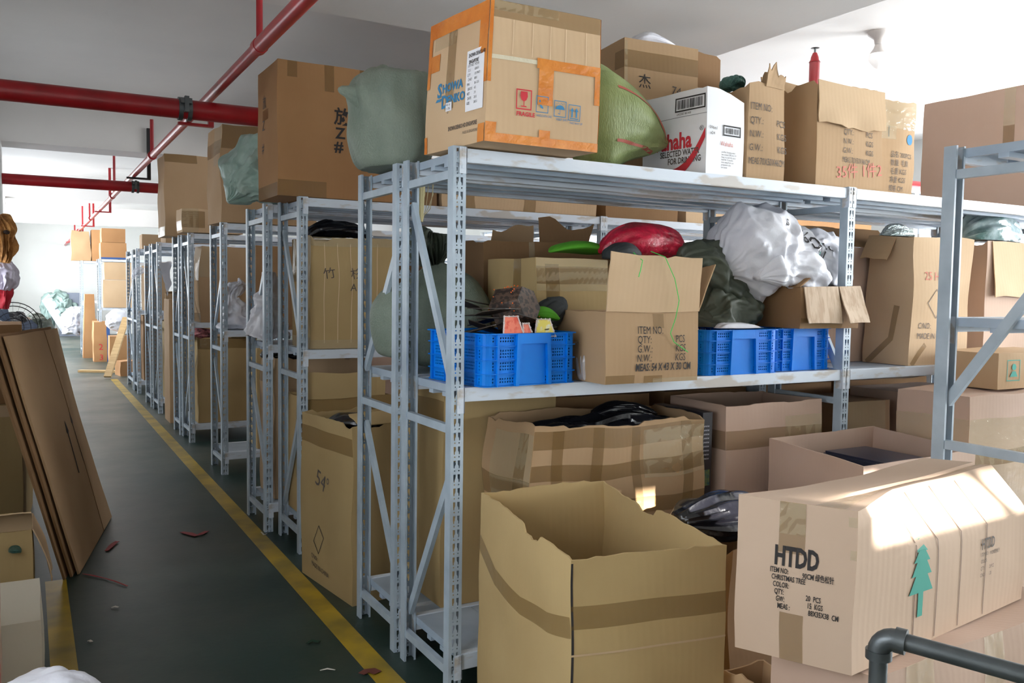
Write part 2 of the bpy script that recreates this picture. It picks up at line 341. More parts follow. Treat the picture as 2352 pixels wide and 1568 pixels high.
# ------------------------------------------------------------------ soft bags
def loft(name, label, secs, m, Y=None, wr=.02, wf=5, seed=1, n=56, sub=10, cat='bag', parent=None, group=None, flat=None, iso=0):
    """secs: (px, py, half width px, depth half m); rings across a path drawn at plane Y; flat: z below which the body is squashed"""
    S = []
    for sc in secs:
        px, py, hw, dp = sc[:4]; yy = sc[4] if len(sc) > 4 else Y
        p = at(px, py, Y=yy); k = (at(px+10, py, Y=yy)-at(px-10, py, Y=yy)).x/20
        S.append((p, hw*k, dp))
    def cr(i, t):
        a, b, c, d = S[max(i-1, 0)], S[i], S[min(i+1, len(S)-1)], S[min(i+2, len(S)-1)]
        def f(x0, x1, x2, x3): return .5*((2*x1)+(x2-x0)*t+(2*x0-5*x1+4*x2-x3)*t*t+(3*x1-x0-3*x2+x3)*t**3)
        return (Vector([f(a[0][k], b[0][k], c[0][k], d[0][k]) for k in range(3)]), max(.001, f(a[1], b[1], c[1], d[1])), max(.001, f(a[2], b[2], c[2], d[2])))
    P = []
    for i in range(len(S)-1):
        for k in range(sub): P.append(cr(i, k/sub))
    P.append(cr(len(S)-2, 1.0)); V = []; Fc = []; L = len(P); tot = 0
    base = Vector((sum(p[0].x for p in P)/L, sum(p[0].y for p in P)/L, min(p[0].z for p in P)))
    if flat is not None: base.z = flat
    for i, (c, rx, ry) in enumerate(P):
        t = P[min(i+1, L-1)][0]-P[max(i-1, 0)][0]; t.y = 0; t = t.normalized() if t.length > 1e-6 else Vector((0, 0, 1)); nn = Vector((t.z, 0, -t.x))
        tot += (P[i][0]-P[i-1][0]).length if i else 0
        for k in range(n):
            a = 2*PI*k/n; ca, sa = math.cos(a), math.sin(a)
            ridge = 1-abs(nz((ca*wf*.5, sa*wf*.5, tot*2.2), seed))*2; fine = nz((ca*wf*1.3, sa*wf*1.3, tot*7), seed+3)
            big = nz((ca*1.2, sa*1.2, tot*5), seed+9)
            amp = wr*min(1, rx/.06)
            r = 1; q = c+nn*(rx*ca)+Vector((0, 1, 0))*(ry*sa)
            q += (nn*ca+Vector((0, sa, 0)))*amp*(ridge*.7-.5+fine*.5+big*1.2)
            if iso:
                e = nv(q*5, seed)*.9+nv(q*11, seed)*.45; cr_ = (1-abs(nz(q*8, seed+1))*2.6)*.6+(1-abs(nz(q*17, seed+2))*2.6)*.25
                q += e*iso*min(1, rx/.05)+(nn*ca+Vector((0, sa, 0)))*iso*cr_*min(1, rx/.05)
            if flat is not None and q.z < flat+.004: q.z = flat+.004+(q.z-flat)*.02
            if flat is not None: q.z = max(q.z, flat+.001)
            V.append(q-base)
    for i in range(L-1):
        for k in range(n): Fc.append((i*n+k, i*n+(k+1) % n, (i+1)*n+(k+1) % n, (i+1)*n+k))
    Fc.append([k for k in range(n)][::-1]); Fc.append([(L-1)*n+k for k in range(n)])
    me = mesh(name, V, Fc); bm = bmesh.new(); bm.from_mesh(me); bmesh.ops.recalc_face_normals(bm, faces=bm.faces); bm.to_mesh(me); bm.free()
    o = obj(name, me, m, None, True, 80); o.location = base
    if parent:
        o.parent = parent; o.location = base-Vector(parent.location)
        if label: o['label'] = label
    else: tag(o, label, cat, group)
    return o
def cloth(name, label, pts, m, cat, th=.004, wr=.03, seed=1, nu=28, nv_=22, group=None, parent=None):
    """draped piece: 4 world corners, wavy"""
    a, b, c, d = [Vector(p) for p in pts]; base = Vector(((a+b+c+d)/4)); base.z = min(p.z for p in (a, b, c, d))
    def fn(u, v):
        p = a*(1-u)*(1-v)+b*u*(1-v)+c*u*v+d*(1-u)*v
        return p+nv(p*6, seed)*wr+nv(p*15, seed)*wr*.4-base
    o = sheet(name, fn, nu, nv_, th, m); o.location = base
    if parent: o.parent = parent; o.location = base-Vector(parent.location)
    else: tag(o, label, cat, group)
    return o
# ------------------------------------------------------------------ the building
def slab(name, a, b, m): o = boxes(name, [(a, b)], m); return struct(o)
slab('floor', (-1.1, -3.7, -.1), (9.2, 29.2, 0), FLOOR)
slab('ceiling', (-1.1, -3.7, 3.3), (9.2, 29.2, 3.42), CEIL)
for i, (y0, y1) in enumerate(((2.2, 4.4), (9.95, 10.4), (16.2, 16.65), (22.5, 22.95))): slab('trim_%d' % (i+1), (-1.0, y0, 2.9), (3.27 if i == 0 else 9.0, y1, 3.299), CEIL)
slab('trim_5', (3.27, -3.5, 2.9), (3.58, 9.95, 3.299), CEIL)
def wall_with_holes(name, axis, pos, th, a0, a1, holes, z1=3.3):
    """axis 'x': wall plane x=pos running along y; holes (a,b,z0,z1)"""
    L = []; cuts = sorted(holes); cur = a0
    def put(a, b, za, zb):
        if b-a < .001 or zb-za < .001: return
        L.append(((pos, a, za), (pos+th, b, zb)) if axis == 'x' else ((a, pos, za), (b, pos+th, zb)))
    for (a, b, za, zb) in cuts:
        put(cur, a, 0, z1); put(a, b, 0, za); put(a, b, zb, z1); cur = b
    put(cur, a1, 0, z1); return struct(boxes(name, L, WALL))
def window(n, axis, pos, a, b, z0, z1, glass=True):
    root = struct(empty('window_%d' % n, (pos, (a+b)/2, z0) if axis == 'x' else ((a+b)/2, pos, z0)))
    def P(a_, z, o): return (o, a_-(a+b)/2, z-z0) if axis == 'x' else (a_-(a+b)/2, o, z-z0)
    t = .04; L = []
    k = max(2, round((b-a)/1.2)); xs = [a+(b-a)*i/k for i in range(k+1)]
    for x in xs: L.append((P(max(a, x-t/2), z0, -.02), P(min(b, x+t/2), z1, .02)))
    for z in (z0, z1-t): L.append((P(a, z, -.021), P(b, z+t, .021)))
    f = boxes('window_frame', L, STEELW, root)
    if glass: g = boxes('pane', [(P(a+.01, z0+.01, -.003), P(b-.01, z1-.01, .003))], GLASS, root)
wall_with_holes('wall_right', 'x', 9.0, .2, -3.5, 29, [(-2.5, 6.5, 1.0, 2.8), (8.5, 17.5, 1.0, 2.8), (19, 27, 1.0, 2.8)])
window(1, 'x', 9.1, -2.5, 6.5, 1.0, 2.8); window(2, 'x', 9.1, 8.5, 17.5, 1.0, 2.8); window(3, 'x', 9.1, 19, 27, 1.0, 2.8)
wall_with_holes('wall_near', 'y', -3.7, .2, -1.1, 9.2, [(4.72, 6.35, 2.06, 2.24)]); window(4, 'y', -3.6, 4.72, 6.35, 2.06, 2.24, False)  # unseen slit window, made up to shape the sun patch on the HTDD box
wall_with_holes('wall_left', 'x', -1.1, .2, -3.5, 29, [(.6, 2.6, 1.0, 2.2), (6.7, 9.1, 1.0, 2.0), (11.2, 16.0, .9, 2.8), (17.0, 27.5, .9, 2.8)])
window(7, 'x', -1.0, .6, 2.6, 1.0, 2.2); window(8, 'x', -1.0, 6.7, 9.1, 1.0, 2.0); window(5, 'x', -1.0, 11.2, 16.0, .9, 2.8); window(6, 'x', -1.0, 17.0, 27.5, .9, 2.8)  # second window here is made up, added unseen to brighten the left aisle
slab('wall_far', (-1.1, 28.9, 0), (9.2, 29.1, 3.3), WALL)
slab('trim_7', (-.899, 9.9, 0), (-.2, 10.45, 2.9), WALL); slab('trim_8', (-.899, 16.2, 0), (-.28, 16.6, 2.9), WALL)
slab('trim_9', (1.135, -3.4, 0), (1.235, 15.0, .0015), YEL); slab('trim_10', (.055, -3.4, 0), (.15, 4.86, .0015), YEL)
# ------------------------------------------------------------------ fire pipes
def pipe_clamps(root, X, Y, z, r, axis):
    bm = bmesh.new()
    if axis == 'x':
        for o in (-.025, .025): addtube(bm, [(X+o-.012, Y, z), (X+o+.012, Y, z)], r*1.18, 20)
        addbox(bm, (X-.03, Y-r*1.2-.02, z+.02), (X+.03, Y-r*1.05, z+.05))
        addbox(bm, (X-.012, Y-r*1.2-.03, z-.03), (X+.012, Y-r*1.1, z+.06))
    else:
        addtube(bm, [(X, Y-.03, z), (X, Y+.03, z)], r*1.22, 18)
    return obj('pipe_coupling', bmm('pipe_coupling', bm), REDP if axis == 'y' else GALV, root, True, 40)
m1 = empty('fire_pipe', (0, 0, 0), 'thick red fire main running across in front of the tall box, with bolted coupling', 'pipe')
tube('pipe_run', [(-.9, 5.45, 2.535), (9, 5.45, 2.56)], .057, REDP, m1, 24)
pipe_clamps(m1, .83, 5.45, 2.54, .057, 'x')
for x in (2.6, 5.2, 7.8): tube('hanger_rod', [(x, 5.45, 2.59), (x, 5.45, 3.3)], .006, GALV, m1)
m2 = empty('fire_pipe', (0, 0, 0), 'second red pipe running across under the farther ceiling beam', 'pipe')
tube('pipe_run', [(-.9, 10.1, 2.545), (9, 10.1, 2.56)], .055, REDP, m2, 20); pipe_clamps(m2, 1.03, 10.1, 2.548, .055, 'x')
for x in (3.2, 6.2): tube('hanger_rod', [(x, 10.1, 2.6), (x, 10.1, 2.9)], .006, GALV, m2)
m3 = empty('fire_pipe', (0, 0, 0), 'long thin red sprinkler pipe running down the aisle to the far wall', 'pipe')
tube('pipe_run', [(1.0, -3.4, 2.66), (1.0, 4.3, 2.66)], .036, REDP, m3, 18); tube('pipe_run', [(1.0, 4.3, 2.66), (1.02, 28.9, 2.66)], .03, REDP, m3, 18)
for y in (4.3, 8.4, 12.5, 16.9, 21): pipe_clamps(m3, 1.0, y, 2.66, .032, 'y')
for y, zt in ((4.3, 3.3), (8.4, 2.98), (12.2, 3.3), (17.2, 3.3)): tube('hanger_rod', [(1.0, y, 2.68), (1.0, y, zt)], .016, REDP, m3, 10)
for y, m in ((6.4, REDP), (9.92, BLACKP), (14.8, REDP), (18.6, REDP), (22.3, REDP), (26, REDP)):
    top = 2.74 if y < 7 else 3.15 if y < 10 else 3.299
    boxes('angle_bracket', [((.93, y-.02, 2.612), (1.13, y+.02, 2.63)), ((1.13, y-.025, 2.612), (1.165, y+.02, top))], m, m3)
m4 = empty('sprinkler', (0, 0, 0), 'red upright sprinkler head on a short riser behind the flapped box', 'sprinkler')
tube('riser_pipe', [(4.085, 3.65, 2.56), (4.085, 3.65, 2.87)], .03, REDP, m4); tube('riser_tip', [(4.085, 3.65, 2.87), (4.085, 3.65, 2.885), (4.085, 3.65, 2.9), (4.085, 3.65, 2.925)], [.034, .024, .022, .012], REDP, m4)
tube('sprinkler_head', [(4.085, 3.65, 2.925), (4.085, 3.65, 2.95), (4.085, 3.65, 2.953)], [.006, .006, .026], GALV, m4)
tube('branch_pipe', [(4.085, 3.65, 2.56), (4.085, 5.39, 2.555)], .03, REDP, m4)
# ceiling bulb
bl = empty('ceiling_bulb', (5.12, 4.02, 3.3), 'large unlit white bulb in a ceiling holder, upper right', 'light bulb')
PORC = mat('white_porcelain', (206, 200, 196), rough=.4); OPAL = mat('opal_glass_glow', (250, 250, 250), rough=.25, emit=(255, 255, 255), estr=.25)  # faint glow put into the glass although the bulb is unlit
tube('ceiling_rose', [(0, 0, 0), (0, 0, -.02), (0, 0, -.05), (0, 0, -.085)], [.08, .075, .035, .028], PORC, bl, 20)
tube('bulb_collar', [(0, 0, -.085), (0, 0, -.11), (0, 0, -.15)], [.026, .035, .062], PORC, bl, 20)
tube('bulb_glass', [(0, 0, -.15), (0, 0, -.18), (0, 0, -.215), (0, 0, -.24), (0, 0, -.25)], [.064, .068, .055, .03, .004], OPAL, bl, 20)
# ------------------------------------------------------------------ storage racks
PW, PD = .05, .045
def upright_mesh(H=2.0, detail=True):
    bm = bmesh.new()
    if detail:
        p = .05; n = int(H/p)
        def cell(z):
            e = []; o = [bm.verts.new(v) for v in ((0, 0, z), (PW, 0, z), (PW, 0, z+p), (0, 0, z+p))]
            loops = [o]
            for cx, sg in ((.0165, 1), (.0335, -1)):
                loops.append([bm.verts.new((cx+dx*sg, 0, z+dz)) for dx, dz in ((-.0045, .042), (.0045, .042), (.0045, .028), (.0005, .022), (.0005, .014), (-.003, .014), (-.0045, .026))])
                loops.append([bm.verts.new((cx+.0028*math.cos(a), 0, z+.005+.0028*math.sin(a))) for a in [k*PI/3 for k in range(6)]])
            for l in loops: e += [bm.edges.new((l[i], l[(i+1) % len(l)])) for i in range(len(l))]
            bmesh.ops.triangle_fill(bm, edges=e, use_beauty=True)
        for k in range(n): cell(k*p)
    else:
        v = [bm.verts.new(q) for q in ((0, 0, 0), (PW, 0, 0), (PW, 0, H), (0, 0, H))]; bm.faces.new(v)
    for x, s in ((0, 1), (PW, -1)):
        v = [bm.verts.new(q) for q in ((x, 0, 0), (x, PD, 0), (x, PD, H), (x, 0, H))]; bm.faces.new(v)
        v = [bm.verts.new(q) for q in ((x, PD, 0), (x+s*.009, PD, 0), (x+s*.009, PD, H), (x, PD, H))]; bm.faces.new(v)
    bmesh.ops.remove_doubles(bm, verts=bm.verts, dist=1e-5)
    return bmm('upright', bm)
UPM = upright_mesh(); UPM.materials.append(STEEL)
def bar_mesh(name, a, b, wd, dp):
    """flat-faced bar from a to b (in a plane x=const): wd across, dp along x"""
    a = Vector(a); b = Vector(b); t = (b-a).normalized(); n = Vector((1, 0, 0)).cross(t).normalized(); V = []
    for p in (a, b):
        for s1, s2 in ((-1, -1), (1, -1), (1, 1), (-1, 1)): V.append(p+n*wd/2*s1+Vector((dp/2*s2, 0, 0)))
    return mesh(name, V, [(0, 1, 5, 4), (1, 2, 6, 5), (2, 3, 7, 6), (3, 0, 4, 7), (3, 2, 1, 0), (4, 5, 6, 7)])
def rack(label, X0, Y0, Y1, bays, style='A', mids=(1.15,), low=True, blen=2.02, group='grey steel storage racks in rows', lowbays=None):
    root = empty('storage_rack', (X0, Y0, 0), label, 'storage rack', group); D = Y1-Y0
    levels = [(1.995, .048)]+[(z, .05) for z in mids]+([(.178, .06)] if low else [])
    cache = {}
    def put(name, key, build, loc, m, sc=None):
        if key not in cache: cache[key] = build(); cache[key].materials.append(m)
        o = bpy.data.objects.new(name, cache[key]); C.objects.link(o); o.parent = root; o.location = loc
        if sc: o.scale = sc
        return o
    for i in range(bays+1):
        x = i*blen
        for y, fl in ((0, 1), (D, -1)):
            o = bpy.data.objects.new('upright', UPM); C.objects.link(o); o.parent = root; o.location = (x, y, 0); o.scale = (1, fl, 1)
        y0 = PD*.7; y1 = D-PD*.7
        for z in (.115, 1.0, 1.905): put('cross_bar', 'cb', lambda: bar_mesh('cross_bar', (.016, y0-.02, 0), (.016, y1+.02, 0), .03, .022), (x, 0, z), STEEL)
        if style == 'A': dz = (((y1, 1.83), (y0, 1.12)), ((y0, .87), (y1, .2)))
        else: dz = (((y0, 1.70), (y1, 1.14)), ((y1, .90), (y0, .27)))
        for k, ((ya, za), (yb, zb)) in enumerate(dz):
            put('diagonal_brace', 'db%d' % k, lambda: bar_mesh('diagonal_brace', (.03, ya, za), (.03, yb, zb), .034, .018), (x, 0, 0), STEEL)
    for i in range(bays):
        xa = i*blen+PW; L = blen-PW
        for z, bh in levels:
            def beam():
                bm = bmesh.new(); addbox(bm, (.001, 0, -bh), (L-.001, .035, 0), .003); return bmm('shelf_beam', bm)
            bmf = put('shelf_beam', 'bf%g' % bh, beam, (xa, .004, z), STEELW); bmr = put('shelf_beam', 'bf%g' % bh, beam, (xa, D-.039, z), STEELW)
            def deck():
                bm = bmesh.new(); k = 8; wd = L/k
                for j in range(k):
                    a = j*wd+.002; b = (j+1)*wd-.002
                    addbox(bm, (a, .04, -.004), (b, D-.044, 0))
                    for xx in (a, b-.0015): addbox(bm, (xx, .04, -.028), (xx+.0015, D-.044, -.004))
                    for xx in (a, b-.014): addbox(bm, (xx, .04, -.0295), (xx+.014, D-.044, -.028))
                for yy in (D*.36, D*.62): addbox(bm, (0, yy-.018, -.046), (L, yy+.018, -.030))
                return bmm('shelf_deck', bm)
            put('shelf_deck', 'dk', deck, (xa, 0, z-.001), DECK)
            def conn():
                bm = bmesh.new(); addbox(bm, (-.027, -.004, -.09), (.002, -.0012, .002)); addbox(bm, (-.0012, -.004, -.09), (.0012, .034, .002))
                for zz in (-.072, -.03, -.012): addbox(bm, (-.018, -.0065, zz), (-.011, -.003, zz+.012))
                return bmm('beam_connector', bm)
            for bo, y_, sy in ((bmf, -.004, 1), (bmr, .039, -1)):
                for x_, sx_ in ((0, 1), (L, -1)): q = put('beam_connector', 'cn', conn, (x_, y_, 0), STEELW, (sx_, sy, 1)); q.parent = bo
    return root
rack('nearest grey steel rack, its front post left of the blue crates', 1.30, 2.74, 3.20, 3, 'A')
rack('grey steel rack standing back to back behind the nearest one', 1.295, 3.255, 3.715, 3, 'B')
rack('grey steel rack just behind the tall box marked with a diamond', 1.31, 4.73, 5.19, 3, 'A')
rack('grey steel rack under the shiny bluish green sack, second pair from the camera', 1.245, 5.255, 5.75, 3, 'B')
rack('grey steel rack with an empty low shelf and white bags on its middle shelf', 1.33, 7.03, 7.5, 3, 'B')
rack('grey steel rack in the third pair, in front of the bulging taped box', 1.335, 8.62, 9.08, 3, 'A')
rack('grey steel rack at the back of the third pair', 1.32, 9.12, 9.55, 2, 'B')
rack('grey steel rack with a draped grey plastic sheet on its end', 1.32, 10.75, 11.25, 2, 'A')
rack('grey steel rack behind the one with the plastic sheet', 1.31, 11.35, 11.9, 2, 'B')
rack('last grey steel rack of the row along the yellow line', 1.31, 12.85, 13.3, 2, 'A')
rack('grey steel rack back to back with the last of the row', 1.31, 13.4, 14.2, 2, 'B')
rack('rack at the right edge with its end bracing facing the camera', 2.69, 1.38, 1.84, 2, 'B', mids=(1.43,))
rack('far rack across the cross aisle, under the orange brown boxes', 1.22, 18.6, 19.1, 2, 'A', mids=(1.05,), low=True)
rack('farther rack beyond the cross aisle, holding the tall brown box', 1.0, 20.4, 20.9, 2, 'A', mids=(1.15,), low=True)
# ------------------------------------------------------------------ things on the nearest rack's top shelf
T = 2.002; MZ = 1.151; LZ = .180
def cpx(px, py, z): p = at(px, py, Z=z); return (p.x, p.y, z)
def std_lines(b, f, u, v, dv, size, lines, col2=.55, m=None, bold=0, sx=1):
    for i, (a, c) in enumerate(lines):
        b.text(f, u, v-dv*i, size, a, m or INKG, bold, sx=sx)
        if c: b.text(f, col2, v-dv*i, size, c, m or INKG, bold, sx=sx)
from mathutils.bvhtree import BVHTree
def decal(o, px, py, Y, size, s, m, rot=0, name='printed_text', bold=0):
    """print s on the bag o, laid on its surface along +Y"""
    me = o.data; bv = BVHTree.FromPolygons([v.co for v in me.vertices], [tuple(p.vertices) for p in me.polygons])
    p0 = at(px, py, Y=Y)-o.location; vs, fs = text_mesh(s, size, bold); V = []; c, sn = math.cos(R(rot)), math.sin(R(rot))
    for p in vs:
        q = p0+Vector((p.x*c-p.y*sn, 0, p.x*sn+p.y*c)); h = bv.ray_cast(Vector((q.x, q.y-2, q.z)), Vector((0, 1, 0)))
        V.append(h[0]+Vector((0, -.004, 0)) if h[0] is not None else None)
    F2 = [f for f in fs if all(V[i] is not None for i in f)]
    V = [v or Vector((0, 0, 0)) for v in V]
    if F2: return obj(name, mesh(name, V, F2), m, o)
b = Box('carton', 'large box with orange tape edges and blue lettering, on the corner of the top shelf', (1.352, 2.612, T), -1, .457, .40, .475, KL, bulge=.006, sh=-.12, lean=(.03, 0), taper=-.03, noise_=.004)
b.tape(('L', 0, .88, 1, 1), ('L', .87, .42, 1, .9), ('L', 0, .5, .06, .9), ('L', .04, .62, .22, .75), ('L', .9, 0, 1, .13), ('L', 0, 0, .05, .13), ('F', 0, 0, 1, .065), ('F', 0, .05, .09, .14), ('F', .44, .3, .57, .63), ('F', .42, .56, 1, .635), ('F', .95, .35, 1, .62), ('F', .46, .05, .56, .12), ('F', .0, .42, .03, 1), ('R', 0, 0, .1, 1), m=TAPEO, name='orange_tape')
b.tape(('F', 0, .88, 1, 1), ('L', .36, .3, .5, .9), ('T', 0, 0, 1, .2)); b.tape(('F', .0, .93, .6, 1), ('L', .1, .78, .5, 1), m=TAPEC, name='clear_tape')
torn = mat('torn_liner_paper', (214, 204, 178), rough=.8, bump=.3); b.patch('torn_liner', 'F', .0, .585, .45, .615, torn)
for i, x in enumerate((.2, .37, .53, .67, .86)): b.patch('crease', 'F', x, .63, x+.006, .88, mat('crease_%d' % i, (222, 196, 160), rough=.7) if i == 0 else bpy.data.materials['crease_0'])
b.text('L', .215, .41, .070, 'S', INKB, .002); b.text('L', .305, .435, .042, 'HOWA', INKB, .0015); b.text('L', .295, .318, .064, 'D', INKB, .002); b.text('L', .40, .34, .042, 'ENKO', INKB, .0015)
b.polys('printed_symbol', 'L', .19, .375, [[(0, 0), (.035, 0), (.045, .01), (.01, .01)]], INKB)
b.text('L', .42, .135, .020, 'SHOWA DENKO HD SINGAPORE', INKG, .0006, sx=.62); b.text('L', .66, .085, .014, 'MADE IN SINGAPORE', INKG, sx=.7)
slb = b.patch('shipping_label', 'L', .70, .24, .96, .68, PAPER, .003)
b.text('L', .73, .63, .018, 'SHOWA DENKO HD\n SINGAPORE', INK, .0004, .0042, sx=.6, parent=slb)
for i in range(9): b.text('L', .725+.01*(i % 2), .56-.034*i, .013, ('LOT NO.', 'C-1', 'QTY', 'C/NO', 'P/N', 'GROSS', 'NET', 'DATE', 'SIZE')[i], INK, 0, .0042, sx=.7, parent=slb); b.text('L', .83, .56-.034*i, .012, ('9T2101', '020131', 'CU MAT', '0081', '18-1215', '4.5', '3.9', '2015', '20151')[i], INK, 0, .0042, sx=.7, parent=slb)
b.patch('small_label', 'L', .38, .285, .48, .35, PAPER, .003); b.text('L', .39, .325, .011, 'AB 16\n 2-TN\n  00', INK, 0, .0042)
fr = frame(.062, .068, .004)+[[(.018, .061), (.044, .061), (.046, .045), (.041, .033), (.033, .028), (.029, .028), (.021, .033), (.016, .045)], [(.0295, .028), (.0325, .028), (.0325, .013), (.0295, .013)], [(.018, .009), (.044, .009), (.04, .013), (.022, .013)]]
b.polys('fragile_symbol', 'F', .25, .25, fr, INKR); b.text('F', .255, .205, .02, 'FRAGILE', INKR, .0006)
um = frame(.05, .056, .0025)+[[(.025+.019*math.cos(a), .026+.015*math.sin(a)) for a in [k*PI/8 for k in range(9)]], [(.0242, .011), (.0258, .011), (.0258, .028), (.0242, .028)], [(.0175, .011), (.0258, .009), (.0258, .0115), (.0175, .0135)]]+[[(.01+.006*i, .043+.003*(i % 2)), (.012+.006*i, .043+.003*(i % 2)), (.012+.006*i, .046+.003*(i % 2)), (.01+.006*i, .046+.003*(i % 2))] for i in range(6)]
b.polys('keep_dry_symbol', 'F', .585, .23, um, INKB); b.text('F', .61, .205, .011, 'KEEP DRY', INKB)
ar = frame(.05, .056, .0025)
for x in (.016, .034): ar += [[(x-.003, .012), (x+.003, .012), (x+.003, .033), (x-.003, .033)], [(x-.008, .033), (x+.008, .033), (x, .046)]]
ar += [[(.008, .006), (.042, .006), (.042, .009), (.008, .009)]]
b.polys('this_way_up_symbol', 'F', .715, .215, ar, INKB); b.text('F', .73, .19, .011, 'THIS WAY UP', INKB, sx=.8)
b.polys('handle_with_care_symbol', 'F', .425, .245, frame(.05, .056, .0025)+[[(.012, .03), (.02, .016), (.03, .013), (.028, .02), (.02, .026), (.017, .042), (.012, .042)]], INKB); b.text('F', .43, .215, .011, 'HANDLE WITH CARE', INKB, sx=.6)
sk = loft('woven_sack', 'grey green woven sack behind the orange taped box, standing on the top shelf', [(900, 398, 44, .16), (900, 375, 70, .2), (903, 320, 84, .21), (900, 250, 92, .21), (893, 205, 92, .2), (888, 180, 74, .17), (888, 168, 30, .08), (890, 166, 3, .02)], WOVEN, Y=3.49, wr=.022, seed=3, cat='sack', flat=T)
ear = loft('sack_corner', None, [(885, 228, 60, .1), (848, 222, 42, .07), (815, 216, 24, .04), (795, 210, 13, .02), (783, 206, 9, .012), (777, 203, 3, .004)], WOVEN, Y=3.46, wr=.012, seed=4, parent=sk)
b = Box('carton', 'tall cardboard box beside the olive sack, closed with brown tape and numbered 74 by hand', (2.44, 3.30, T), -5, .41, .40, .675, K, noise_=.006)
b.tape(('F', 0, .8, 1, .92), ('T', 0, .3, 1, .6), ('L', .8, .8, 1, .92)); b.tape(('F', 0, .545, 1, .6), ('F', 0, .6, .04, .98), m=TAPEC, name='clear_tape')
b.text('F', .18, .68, .07, '杰', INK); b.text('F', .62, .66, .055, '74', INKG, rot=-6)
loft('plastic_bag', 'crumpled white plastic bag lying on the tall box numbered 74', [(1448, 103, 3, .03), (1460, 94, 9, .06), (1482, 92, 12, .07), (1510, 99, 9, .06), (1545, 106, 3, .02)], WHITEB, Y=3.42, wr=.012, seed=5, flat=T+.682)
z = at(1600, 147, Y=3.62).z
b = Box('carton', 'narrow cardboard box showing only its corner right of the box numbered 74', (2.93, 3.42, T), 3, .22, .26, z-T, KD, open_=True)
b = Box('carton', 'white water carton with red lettering and swoosh, top flaps standing up', (2.49, 2.785, T), 3, .22, .37, .36, WB, bulge=.003, noise_=.004, open_=True, jag=.002, sh=-.07,
        extra=lambda q, p, s: Vector((q.x, q.y, q.z-(.07*max(0, p.x/s.w+.1) if p.z > s.h*.7 else 0)*(p.z/s.h-.7)/.3)))
b.patch('flap_crease', 'L', 0, .695, 1, .702, mat('crease_grey', (150, 150, 156))); b.polys('barcode', 'L', .52, .76, barcode(.17, .06), INK); b.text('L', .55, .72, .012, '6902083 881405', INKG)
b.text('L', .10, .335, .095, 'Wahaha', INKR, .003, sx=.8); b.text('L', .90, .5, .03, '®', INKG)
b.text('L', .30, .245, .036, 'SELECTED WATER', INKG, .0008, sx=.75); b.text('L', .42, .155, .036, 'FOR DRINKING', INKG, .0008, sx=.75)
sw = []
for i in range(14):
    f0 = i/14; f1 = (i+1)/14; g = lambda t: .02+.16*(t**2.2); h_ = lambda t: max(0, .16*(t**2.2)-.045)
    sw.append([(.16+.20*f0, max(0, g(f0)-.03)), (.16+.20*f1, max(0, g(f1)-.03)), (.16+.20*f1, g(f1)+.012), (.16+.20*f0, g(f0)+.012)])
    sw.append([(.0+.14*f0, 0.001), (.14*f1, .001), (.14*f1, .055*(1-f1)**.7+.001), (.14*f0, .055*(1-f0)**.7+.001)])
b.polys('red_swoosh', 'L', .01, 0, sw, INKR)
b.polys('barcode', 'F', .42, .46, barcode(.105, .045), INK); b.text('F', .36, .34, .028, 'Wahaha', INKP, sx=.8); b.text('F', .06, .52, .018, '596ml\n x24', INKG)
for i in range(7): b.text('F', .40, .26-.03*i, .011, ('purified drinking water', 'net content 596 ml x 24', 'keep in a cool dry place', 'shelf life 12 months', 'store away from sun', 'production date', 'see bottle')[i], INKG, sx=.8)
b = Box('carton', 'torn open box with printed item lines, right of the white water carton', (2.735, 2.80, T), 2, .235, .36, .40, K, open_=True, jag=.03, noise_=.012, bulge=.012, taper=-.04)
b.flap('F', .07, 12, .45, .95, jag=.8, seed=4); b.flap('R', .09, -20, 0, .4, jag=.8, seed=5)
std_lines(b, 'F', .04, .74, .145, .042, (('ITEM NO:', ''), ('QTY.:', 'PCS'), ('N.W.:', 'KGS'), ('G.W.:', 'KGS')), col2=.78, sx=.8); b.text('F', .04, .16, .042, 'MEAS:70X50X46CM', INKG, sx=.62)
loft('tinsel_bundle', 'tuft of dark green tinsel poking out of the torn open box', [(1668, 200, 5, .04), (1676, 193, 14, .06), (1690, 196, 12, .05), (1698, 205, 4, .03)], mat('green_tinsel', (70, 110, 100), rough=.4, bump=1, bscale=120), Y=2.97, wr=.03, wf=14, seed=8, cat='decoration')
b = Box('carton', 'large box with a wide front flap folded down, near the middle of the top shelf', (3.165, 2.80, T), 0, .45, .42, .475, K, open_=True, jag=.01, noise_=.008)
b.flap('F', .19, 176, 0, 1.0, m=KL, jag=.1, seed=3); b.flap('B', .1, -10, .1, .9)
std_lines(b, 'F', .38, .52, .09, .036, (('QTY.:', 'PCS'), ('N.W.:', 'KGS'), ('G.W.:', 'KGS')), col2=.74, sx=.8); b.text('F', .38, .25, .036, 'MEAS:70X50X46CM', INKG, sx=.62); b.text('F', .3, .09, .075, '35件 1件2', INKP, rot=6)
b = Box('carton', 'crumpled cardboard box with blue printed blots and clear tape, behind the flapped box', (3.70, 2.96, T), 0, .37, .40, .50, K, open_=True, noise_=.022, jag=.016)
b.tape(('F', .2, .72, 1, 1), ('F', .05, .6, .6, .74), m=TAPEC, name='clear_tape'); b.patch('torn_slit', 'F', .45, .62, .475, .74, INK)
bb = [[(.03*math.cos(k*PI/6), .04+.035*math.sin(k*PI/6)) for k in range(12)], [(.028*math.cos(k*PI/6), -.05+.03*math.sin(k*PI/6)) for k in range(12)], [(-.015, -.15), (.015, -.15), (.01, -.07), (-.01, -.07)]]
b.polys('printed_symbol', 'F', .17, .45, bb, INKB); b.polys('printed_symbol', 'F', .88, .6, shift(bb[:1], 0, -.02, .8), INKB)
